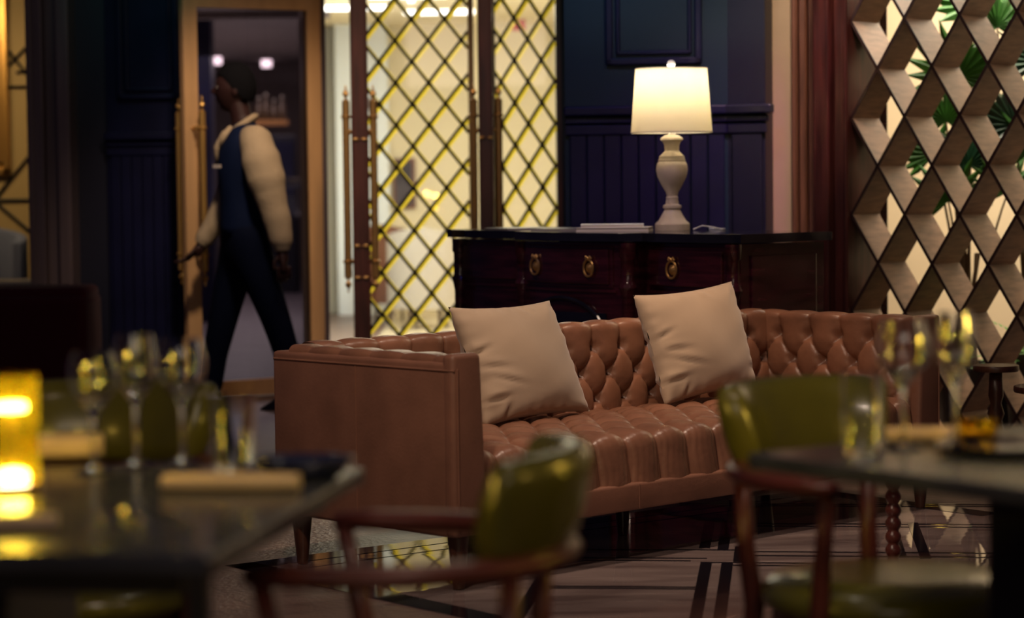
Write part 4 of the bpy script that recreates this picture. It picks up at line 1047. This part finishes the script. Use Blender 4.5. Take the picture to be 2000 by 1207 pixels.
man = bpy.data.objects.new('person', m2); COL.objects.link(man); man.location = (HX, HY, 0)
tag(man, 'man in navy waistcoat and cream shirt walking left past the gold framed door', 'person')
for s in (-1, 1):
    MB().ball((hc.x-0.083, hc.y+s*0.030, hc.z+0.005), 0.011, 8).build('eye', M['eye'], man, smooth=True)
hr = MB(); vs = []
for i in range(25):
    for k in range(40):
        ph_ = 2*pi*k/40; b_ = 0.5+0.5*cos(ph_)          # 1 at the back of the head, 0 at the forehead
        tmax = radians(60+62*smooth01(b_*1.25-0.1)); th = tmax*i/24
        dx_, dy_, dz_ = sin(th)*cos(ph_), sin(th)*sin(ph_), cos(th)
        r = 1.0+0.010*sin(ph_*13+i*3); thin = 1-0.08*(i/24)**3
        vs.append(hc+Vector((0.004+0.116*dx_*r*thin, 0.089*dy_*r*thin, 0.140*dz_*r*thin)))
hr.add(vs, [(i*40+k, i*40+(k+1) % 40, (i+1)*40+(k+1) % 40, (i+1)*40+k) for i in range(24) for k in range(40)])
ho = hr.build('hair', M['hair'], man, smooth='all')
sd = ho.modifiers.new('solid', 'SOLIDIFY'); sd.thickness = 0.02; sd.offset = -1
def cloth(nodes, edges, root, name, mt):
    v, f = skin_mesh(nodes, edges, root); b = MB(); b.add(v, f); return b.build(name, mt, man, smooth='all')
cloth({'p': (L3(-1.385, 12.60, 0.93), (0.135, 0.165)), 'w': (L3(-1.385, 12.6, 1.02), (0.12, 0.15)),
       'lN': (L3(-1.345, 12.51, 0.80), (0.115, 0.105)), 'mN': (L3(-1.285, 12.5, 0.64), (0.098, 0.09)), 'kN': (L3(-1.225, 12.49, 0.48), 0.082), 'cN': (L3(-1.165, 12.485, 0.28), 0.072), 'aN': (L3(-1.12, 12.48, 0.10), 0.066),
       'lF': (L3(-1.425, 12.69, 0.80), (0.115, 0.105)), 'mF': (L3(-1.475, 12.70, 0.64), (0.098, 0.09)), 'kF': (L3(-1.520, 12.70, 0.46), 0.082), 'cF': (L3(-1.570, 12.70, 0.26), 0.070), 'aF': (L3(-1.60, 12.70, 0.05), 0.066)},
      [('p', 'w'), ('p', 'lN'), ('lN', 'mN'), ('mN', 'kN'), ('kN', 'cN'), ('cN', 'aN'), ('p', 'lF'), ('lF', 'mF'), ('mF', 'kF'), ('kF', 'cF'), ('cF', 'aF')], 'p', 'trousers', M['trouser'])
def loft(rings, n=36, wrinkle=0.0, cap=True):
    """rings: (centre, rx, ry) stacked upwards"""
    b = MB(); vs = []
    for i, (c, rx, ry) in enumerate(rings):
        for k in range(n):
            t = 2*pi*k/n; w_ = 1+wrinkle*sin(5*t+i*1.7)+wrinkle*0.6*sin(9*t-i*2.3)
            vs.append((c[0]+rx*cos(t)*w_, c[1]+ry*sin(t)*w_, c[2]))
    m = len(rings); fs = [(i*n+k, i*n+(k+1) % n, (i+1)*n+(k+1) % n, (i+1)*n+k) for i in range(m-1) for k in range(n)]
    fs += [tuple(reversed(range(n))), tuple((m-1)*n+k for k in range(n))]
    return b.add(vs, fs)
vr = [(L3(-1.385, 12.6, 0.90), 0.128, 0.158), (L3(-1.386, 12.6, 0.95), 0.130, 0.160), (L3(-1.390, 12.6, 1.02), 0.122, 0.152), (L3(-1.392, 12.6, 1.10), 0.122, 0.152),
      (L3(-1.392, 12.6, 1.18), 0.130, 0.162), (L3(-1.388, 12.6, 1.26), 0.136, 0.172), (L3(-1.382, 12.6, 1.33), 0.132, 0.176), (L3(-1.376, 12.6, 1.39), 0.115, 0.172), (L3(-1.372, 12.6, 1.43), 0.092, 0.150), (L3(-1.372, 12.6, 1.465), 0.070, 0.105), (L3(-1.376, 12.6, 1.485), 0.055, 0.070)]
loft(vr, wrinkle=0.012).build('waistcoat', M['vest'], man, smooth='all')
def sleeve(pts, rad):
    b = MB(); P = [Vector(p_) for p_ in pts]; out = []; rr = []
    for i in range(len(P)-1):
        for k in range(5):
            q = k/5; out.append(P[i].lerp(P[i+1], q)); r = rad[i]*(1-q)+rad[i+1]*q
            rr.append(r*(1+0.016*sin(len(out)*1.3)+0.022*sin(len(out)*0.47+1)))
    out.append(P[-1]); rr.append(rad[-1]); b.tube(out, rr, 20)
    return b.build('shirt_sleeve', M['shirt'], man, smooth='all')
sleeve([L3(-1.345, 12.50, 1.415), L3(-1.305, 12.43, 1.39), L3(-1.275, 12.39, 1.29), L3(-1.245, 12.37, 1.18), L3(-1.220, 12.36, 1.08), L3(-1.190, 12.35, 0.97), L3(-1.172, 12.34, 0.87), L3(-1.169, 12.34, 0.825)],
       [0.055, 0.085, 0.100, 0.096, 0.080, 0.070, 0.058, 0.036])
sleeve([L3(-1.370, 12.70, 1.415), L3(-1.405, 12.76, 1.38), L3(-1.45, 12.81, 1.24), L3(-1.500, 12.84, 1.09), L3(-1.565, 12.82, 0.97), L3(-1.628, 12.80, 0.875), L3(-1.645, 12.797, 0.85)],
       [0.050, 0.078, 0.078, 0.072, 0.060, 0.048, 0.034])
cl = MB()
ring = []
for k in range(25):
    t = 2*pi*k/24; ring.append((hc.x+0.042+0.066*cos(t), hc.y+0.070*sin(t), 1.475+0.045*cos(t)))
cl.tube(ring, 0.018, 8, flat=(0.9, 2.2)) if False else cl.tube(ring, [0.017]*25, 8)
cl.tube([(hc.x-0.015, hc.y-0.035, 1.46), (hc.x-0.055, hc.y-0.06, 1.415), (hc.x-0.075, hc.y-0.055, 1.36)], [0.018, 0.022, 0.006], 8)
cl.tube([(hc.x-0.015, hc.y+0.035, 1.46), (hc.x-0.055, hc.y+0.06, 1.415), (hc.x-0.075, hc.y+0.055, 1.36)], [0.018, 0.022, 0.006], 8)
cl.tube([(hc.x-0.045, hc.y, 1.44), (hc.x-0.088, hc.y-0.01, 1.36), (hc.x-0.098, hc.y, 1.27)], [0.020, 0.026, 0.008], 8)
cl.build('collar', M['shirt'], man, smooth='all')
lab(MB().box((hc.x-0.080, hc.y-0.150, 1.262), (0.055, 0.006, 0.018), Matrix.Rotation(radians(-38), 3, 'Z')).build('name_badge', M['offwhite'], man), 'plain pale name badge')
def shoe(x, y, z, tilt):
    b = MB(); pts = [(0.06, 0, 0.045), (0.02, 0, 0.050), (-0.06, 0, 0.045), (-0.14, 0, 0.032), (-0.19, 0, 0.026), (-0.215, 0, 0.020)]
    R = Matrix.Rotation(tilt, 3, 'Y')
    P = [R @ Vector(p_) for p_ in pts]; P = [(x+p_.x, y+p_.y, z+p_.z) for p_ in P]
    b.tube(P, [0.6, 1.0, 1.0, 0.86, 0.68, 0.3], 14, flat=(0.095, 0.088)); return b.build('shoe', M['shoe'], man, smooth='all')
shoe(*L3(-1.105, 12.48, 0.012), radians(-16)); shoe(*L3(-1.60, 12.70, 0.0), 0.0)

# ------------------------------------------------------------------ dining chairs
def dining_chair(loc, rz, label):
    t = thing('dining_chair', label, 'chair', loc, rz, 'green leather dining chairs')
    R = 0.268
    path = [(R*1.0, 0.135), (R*1.03, 0.07)] + [(R*1.03*cos(a), R*1.03*sin(a)) for a in [radians(-x) for x in range(0, 181, 10)]] + [(-R*1.03, 0.07), (-R*1.0, 0.135)]
    MB().tube([(x, y, 0.652) for x, y in path], [0.8]+[1]*(len(path)-2)+[0.8], 10, flat=(0.052, 0.034)).build('arm_rail', M['chairwood'], t, smooth='all')
    # padded curved back
    b = MB(); vs = []; nA = 36; nP = 14; a0, a1 = radians(-135), radians(-45)
    for i in range(nA+1):
        q = i/nA; a = a0+(a1-a0)*q; e = sin(pi*q)**0.10 if 0 < q < 1 else 0.0
        hh = 0.082*(0.72+0.28*e); zc = 0.728; th = 0.034*(0.8+0.2*e)
        for k in range(nP):
            tt = 2*pi*k/nP; cr, cz = cos(tt), sin(tt)
            cr = math.copysign(abs(cr)**0.7, cr); cz = math.copysign(abs(cz)**0.7, cz)
            rr = R*1.03+th*cr+0.020*cz; vs.append((rr*cos(a), rr*sin(a), zc+hh*cz))
    fs = [(i*nP+k, (i+1)*nP+k, (i+1)*nP+(k+1) % nP, i*nP+(k+1) % nP) for i in range(nA) for k in range(nP)]
    fs += [tuple(range(nP)), tuple(reversed([nA*nP+k for k in range(nP)]))]
    b.add(vs, fs); b.build('backrest', M['green'], t, smooth='all')
    s = MB(); s.lathe([(0.005, 0.0), (0.225, 0.0), (0.243, 0.014), (0.245, 0.034), (0.225, 0.055), (0.12, 0.064), (0.005, 0.066)], 40, (0, 0.01, 0.400)); s.build('seat', M['green'], t, smooth='all')
    MB().lathe([(0.18, 0), (0.222, 0), (0.222, 0.03), (0.18, 0.03)], 40, (0, 0.01, 0.370), closed=True).build('seat_frame', M['chairwood'], t, smooth=True)
    for sx in (-1, 1):
        MB().tube([(sx*0.264, 0.118, 0.645), (sx*0.250, 0.090, 0.52), (sx*0.232, 0.060, 0.39), (sx*0.235, 0.075, 0.20), (sx*0.250, 0.095, 0.0)], [0.014, 0.017, 0.020, 0.017, 0.012], 10).build('leg', M['chairwood'], t, smooth='all')
        MB().tube([(sx*0.165, -0.222, 0.645), (sx*0.160, -0.215, 0.50), (sx*0.152, -0.200, 0.39), (sx*0.165, -0.215, 0.20), (sx*0.190, -0.240, 0.0)], [0.015, 0.018, 0.020, 0.017, 0.012], 10).build('leg', M['chairwood'], t, smooth='all')
    return t
ch1 = dining_chair((0.692, 4.45, 0), radians(-144), 'green leather dining chair tucked at the right table beside the wine glasses')
dup(ch1, (-0.200, 3.60, 0), radians(81), 'green leather dining chair in the middle foreground seen from the side at the left table')
dup(ch1, (-0.83, 4.55, 0), radians(171), 'green leather dining chair behind the glasses at the far side of the left table')

# ------------------------------------------------------------------ tables
tA = thing('dining_table', 'dark stone topped dining table at left set with glasses and amber lamp', 'table', (-0.235, 3.79, 0), radians(-9))
# local: x to the right, y away; the corner is at the origin, table extends to -x and -y
MB().lim(-0.95, 0, -0.88, 0, 0.725, 0.75).build('tabletop', M['table'], tA, bevel=0.004)
MB().lim(-0.90, -0.05, -0.83, -0.05, 0.690, 0.7245).build('apron', M['black'], tA, bevel=0.003)
MB().lim(-0.66, -0.36, -0.62, -0.32, 0.03, 0.690).build('pedestal', M['black'], tA, bevel=0.01)
MB().lim(-0.78, -0.24, -0.74, -0.20, 0.0, 0.03).build('foot_plate', M['black'], tA, bevel=0.006)
MB().lim(-0.032, -0.006, -0.872, -0.846, 0.0, 0.7245).build('leg', M['black'], tA)
tB = thing('dining_table', 'dark stone topped dining table at right with black pedestal', 'table', (0.381, 3.92, 0), radians(-54))
MB().lim(0, 0.85, 0, 0.85, 0.725, 0.75).build('tabletop', M['table'], tB, bevel=0.004)
MB().lim(0.27, 0.60, 0.27, 0.60, 0.03, 0.725).build('pedestal', M['black'], tB, bevel=0.01)
MB().lim(0.16, 0.71, 0.16, 0.71, 0.0, 0.03).build('foot_plate', M['black'], tB, bevel=0.006)

# ------------------------------------------------------------------ tableware
TZ = 0.7505
def wine_glass(loc, h, rb, rt, label, grp):
    t = 0.0012; hb = h*0.50
    outer = [(0.001, 0.0), (0.034, 0.0), (0.035, 0.002), (0.020, 0.005), (0.006, 0.010), (0.0038, 0.03), (0.0038, hb-0.014), (0.007, hb-0.002), (rb*0.55, hb+0.012), (rb*0.90, hb+0.034), (rb, hb+0.052), (rb*0.97, hb+0.072), (rt, h)]
    inner = [(rt-t, h), (rb*0.97-t, hb+0.072), (rb-t, hb+0.053), (rb*0.90-t, hb+0.036), (rb*0.5, hb+0.014), (0.001, hb+0.004)]
    def dense(p_):
        out = []
        for i in range(len(p_)-1):
            a_, b_ = p_[max(0, i-1)], p_[i]; c_, d_ = p_[i+1], p_[min(len(p_)-1, i+2)]
            for k in range(4):
                q = k/4
                f_ = lambda j: 0.5*(2*b_[j]+(c_[j]-a_[j])*q+(2*a_[j]-5*b_[j]+4*c_[j]-d_[j])*q*q+(3*b_[j]-a_[j]-3*c_[j]+d_[j])*q**3)
                out.append((max(0.0008, f_(0)), f_(1)))
        return out+[p_[-1]]
    bowl = dense([(0.0042, hb-0.014), (0.009, hb), (rb*0.52, hb+0.014), (rb*0.88, hb+0.034), (rb, hb+0.056), (rb*0.97, hb+0.076), (rt, h)])
    inn = [(max(0.0008, r-t), zc+(0.004 if zc < hb+0.02 else 0)) for r, zc in reversed(bowl) if zc > hb+0.003]
    foot = [(0.001, 0.0), (0.034, 0.0), (0.035, 0.002), (0.020, 0.005), (0.006, 0.010), (0.0042, 0.02), (0.0038, 0.05)]
    o = MB().lathe(foot+bowl+inn, 48).build('wine_glass', M['glass'], loc=loc, smooth=True, sharp=60); return tag(o, label, 'glass', grp)
def tumbler(loc, h, r, label, grp):
    o = MB().lathe([(0.001, 0), (r*0.90, 0), (r*0.93, 0.004), (r, h), (r-0.0016, h), (r*0.88, 0.010), (0.001, 0.009)], 40).build('tumbler', M['glass'], loc=loc, smooth=True, sharp=50)
    return tag(o, label, 'glass', grp)
gA = 'glasses on the left table'; gB = 'glasses on the right table'
wine_glass((-0.655, 3.76, TZ), 0.188, 0.038, 0.030, 'wine glass nearest the amber lamp on the left table', gA)
wine_glass((-0.600, 3.83, TZ), 0.210, 0.035, 0.028, 'tallest wine glass, in the middle of the left table glasses', gA)
wine_glass((-0.530, 3.86, TZ), 0.200, 0.038, 0.031, 'wine glass at the right of the left table stems, before the tumbler', gA)
tumbler((-0.440, 3.78, TZ), 0.115, 0.035, 'clear tumbler at the right end of the left table glasses', gA)
wine_glass((0.640, 3.95, TZ), 0.212, 0.043, 0.034, 'wide bowled wine glass on the right table', gB)
wine_glass((0.722, 3.93, TZ), 0.225, 0.033, 0.027, 'slender wine glass on the right table, rightmost', gB)
tumbler((0.562, 3.88, TZ), 0.132, 0.033, 'clear tumbler on the right table nearest its corner', gB)

def amber_lamp(loc, label):
    t = thing('amber_table_lamp', label, 'lamp', loc, 0, 'amber glass table lamps')
    R, h = 0.040, 0.170
    lab(MB().lathe([(R, 0.012), (R, h), (R-0.003, h), (R-0.003, 0.012)], 40, closed=True).build('glass_cylinder', M['amber'], t, smooth=True), 'amber glass cylinder')
    lab(MB().lathe([(0.001, 0), (0.043, 0), (0.043, 0.011), (0.001, 0.011)], 32).build('base', M['brass'], t, smooth=True), 'brass base')
    lab(MB().lathe([(0.001, 0), (0.022, 0), (0.024, 0.006), (0.020, 0.014), (0.001, 0.018)], 24, (0, 0, 0.014)).build('light_disc', M['glow'], t, smooth=True), 'glowing lower light')
    lab(MB().lathe([(0.001, 0), (0.022, 0), (0.022, 0.010), (0.001, 0.012)], 24, (0, 0, 0.118)).build('light_disc', M['glow'], t, smooth=True), 'glowing upper light')
    MB().lathe([(0.001, 0.034), (0.010, 0.034), (0.010, 0.117), (0.001, 0.117)], 16).build('stem', M['brass'], t, smooth=True)
    return t
amber_lamp((-0.742, 3.56, TZ), 'glowing amber glass cylinder lamp at the left edge on the left table')
amber_lamp((0.915, 3.83, TZ), 'glowing amber glass cylinder lamp on the right table')
point('amber_lamp_light', (-0.742, 3.56, TZ+0.24), 2.0, (1.0, 0.62, 0.08), 0.02)
point('amber_lamp_light_right', (0.915, 3.83, TZ+0.24), 2.0, (1.0, 0.62, 0.08), 0.02)

def napkin(loc, rz, L, wd, h, label, grp):
    b = MB(); N1 = 20; N2 = 14; vs = []
    for i in range(N1+1):
        x = -L/2+L*i/N1; e = 1-0.12*abs(2*i/N1-1)**4
        for k in range(N2):
            t = 2*pi*k/N2; cy = math.copysign(abs(cos(t))**0.6, cos(t)); cz = math.copysign(abs(sin(t))**0.8, sin(t))
            vs.append((x, wd/2*cy*e*(1+0.04*sin(x*60)), h/2+h/2*cz*e))
    b.add(vs, [(i*N2+k, (i+1)*N2+k, (i+1)*N2+(k+1) % N2, i*N2+(k+1) % N2) for i in range(N1) for k in range(N2)]+[tuple(range(N2)), tuple(reversed([N1*N2+k for k in range(N2)]))])
    o = b.build('napkin', M['napkin'], loc=loc, rotz=rz, smooth=True); return tag(o, label, 'napkin', grp)
napkin((-0.415, 3.53, TZ), radians(-4), 0.20, 0.055, 0.024, 'rolled cream napkin at the front right of the left table', 'cream napkins')
napkin((-0.740, 3.95, TZ), radians(8), 0.13, 0.10, 0.040, 'puffed cream napkin behind the amber lamp on the left table', 'cream napkins')
napkin((-0.660, 3.15, TZ), radians(10), 0.12, 0.06, 0.020, 'cream napkin at the near left edge of the left table', 'cream napkins')
napkin((0.705, 4.06, TZ), radians(-6), 0.150, 0.05, 0.024, 'rolled cream napkin behind the glasses on the right table', 'cream napkins')
vt = thing('amber_reflection_cup', 'small amber cup standing in for a candle reflection beside the rolled napkin on the right table', 'reflection stand-in', (0.775, 4.02, TZ))  # amber cup added in place of a yellow candle reflection
lab(MB().lathe([(0.024, 0.0), (0.032, 0.018), (0.031, 0.040), (0.028, 0.040), (0.029, 0.018), (0.021, 0.004)], 32, closed=True).build('cup', M['amber'], vt, smooth=True), 'amber glass cup')
lab(MB().lathe([(0.001, 0.002), (0.020, 0.002), (0.024, 0.018), (0.001, 0.018)], 24).build('candle', M['gold_paint'], vt, smooth=True), 'yellow core of the stand-in cup')
dp = thing('navy_dish', 'glossy navy oval dish at the corner of the left table', 'dish', (-0.322, 3.66, TZ))
b = MB().lathe([(0.001, 0), (0.050, 0), (0.060, 0.006), (0.078, 0.028), (0.080, 0.031), (0.076, 0.031), (0.056, 0.010), (0.001, 0.006)], 44)
o = b.build('bowl', M['navydish'], dp, smooth='all'); o.scale = (1, 0.8, 1)
dr_ = tag(MB().lathe([(0.001, 0), (0.080, 0), (0.115, 0.012), (0.117, 0.014), (0.080, 0.004), (0.001, 0.003)], 44).build('plate', M['navydish'], loc=(0.80, 3.90, TZ), smooth='all'), 'dark glossy plate on the right table behind the slender glass', 'plate')
def cutlery(kind, loc, rz, label):
    b = MB()
    b.tube([(0, -0.10, 0.004), (0, -0.02, 0.005), (0, 0.01, 0.005)], [1, 0.8, 0.5], 8, flat=(0.010, 0.006))
    if kind == 'knife': b.tube([(0, 0.0, 0.004), (0.002, 0.04, 0.003), (0.002, 0.10, 0.002)], [1, 1.2, 0.4], 8, flat=(0.016, 0.003))
    elif kind == 'spoon': b.ball((0, 0.05, 0.006), 0.03, 10, sc=(0.6, 1.0, 0.15))
    else:
        b.box((0, 0.03, 0.005), (0.020, 0.03, 0.003))
        for k in range(4): b.tube([(-0.0085+k*0.0057, 0.04, 0.005), (-0.0085+k*0.0057, 0.085, 0.004)], 0.0015, 6)
    return tag(b.build(kind, M['steel'], loc=loc, rotz=rz, smooth=True), label, kind, 'cutlery on the left table')
cutlery('knife', (-0.46, 3.25, TZ), radians(20), 'steel table knife on the left table nearest its right edge')
cutlery('fork', (-0.56, 3.28, TZ), radians(12), 'steel fork in the front middle of the left table')
cutlery('spoon', (-0.51, 3.24, TZ), radians(16), 'steel spoon between the fork and knife on the left table')

# ------------------------------------------------------------------ small accent tables
bob = thing('bobbin_table', 'low accent table on a bobbin turned red brown pedestal before the sofa', 'side table', (1.123, 7.12, 0))
prof = [(0.001, 0.02), (0.022, 0.02)]
zz = 0.02
for k in range(8):
    for j in range(1, 9):
        q = j/8; prof.append((0.015+0.009*sin(pi*q), zz+0.040*q))
    zz += 0.040
prof.append((0.001, zz))
MB().lathe(prof, 24).build('pedestal', M['chairwood'], bob, smooth='all')
MB().lathe([(0.001, 0), (0.13, 0), (0.14, 0.008), (0.13, 0.018), (0.03, 0.024), (0.001, 0.024)], 32).build('base', M['chairwood'], bob, smooth=True)
MB().lathe([(0.001, 0), (0.15, 0), (0.158, 0.008), (0.158, 0.014), (0.15, 0.02), (0.001, 0.02)], 36, (0, 0, zz)).build('tabletop', M['chairwood'], bob, smooth=True)
def turned_table(loc, h, R, label):
    t = thing('pedestal_table', label, 'side table', loc, 0, 'round pedestal tables beside the screen')
    MB().lathe([(0.001, 0), (R*0.98, 0), (R, 0.006), (R, 0.018), (R*0.98, 0.022), (0.001, 0.022)], 40, (0, 0, h-0.022)).build('tabletop', M['sofa_leg'], t, smooth=True)
    MB().lathe([(0.001, 0.02), (0.030, 0.03), (0.020, 0.06), (0.026, 0.10), (0.018, 0.14), (0.030, h*0.48), (0.022, h*0.56), (0.032, h*0.62), (0.020, h*0.70), (0.028, h*0.76), (0.024, h-0.03), (0.001, h-0.022)], 24).build('pedestal', M['sofa_leg'], t, smooth='all')
    MB().lathe([(0.001, 0), (R*0.7, 0), (R*0.7, 0.012), (0.04, 0.03), (0.001, 0.03)], 32).build('base', M['sofa_leg'], t, smooth=True)
    return t
turned_table((1.80, 8.98, 0), 0.475, 0.085, 'small dark pedestal table with turned stem beside the right end of the sofa')
turned_table((1.95, 8.70, 0), 0.42, 0.14, 'wider low dark round table at the right edge beside the screen')
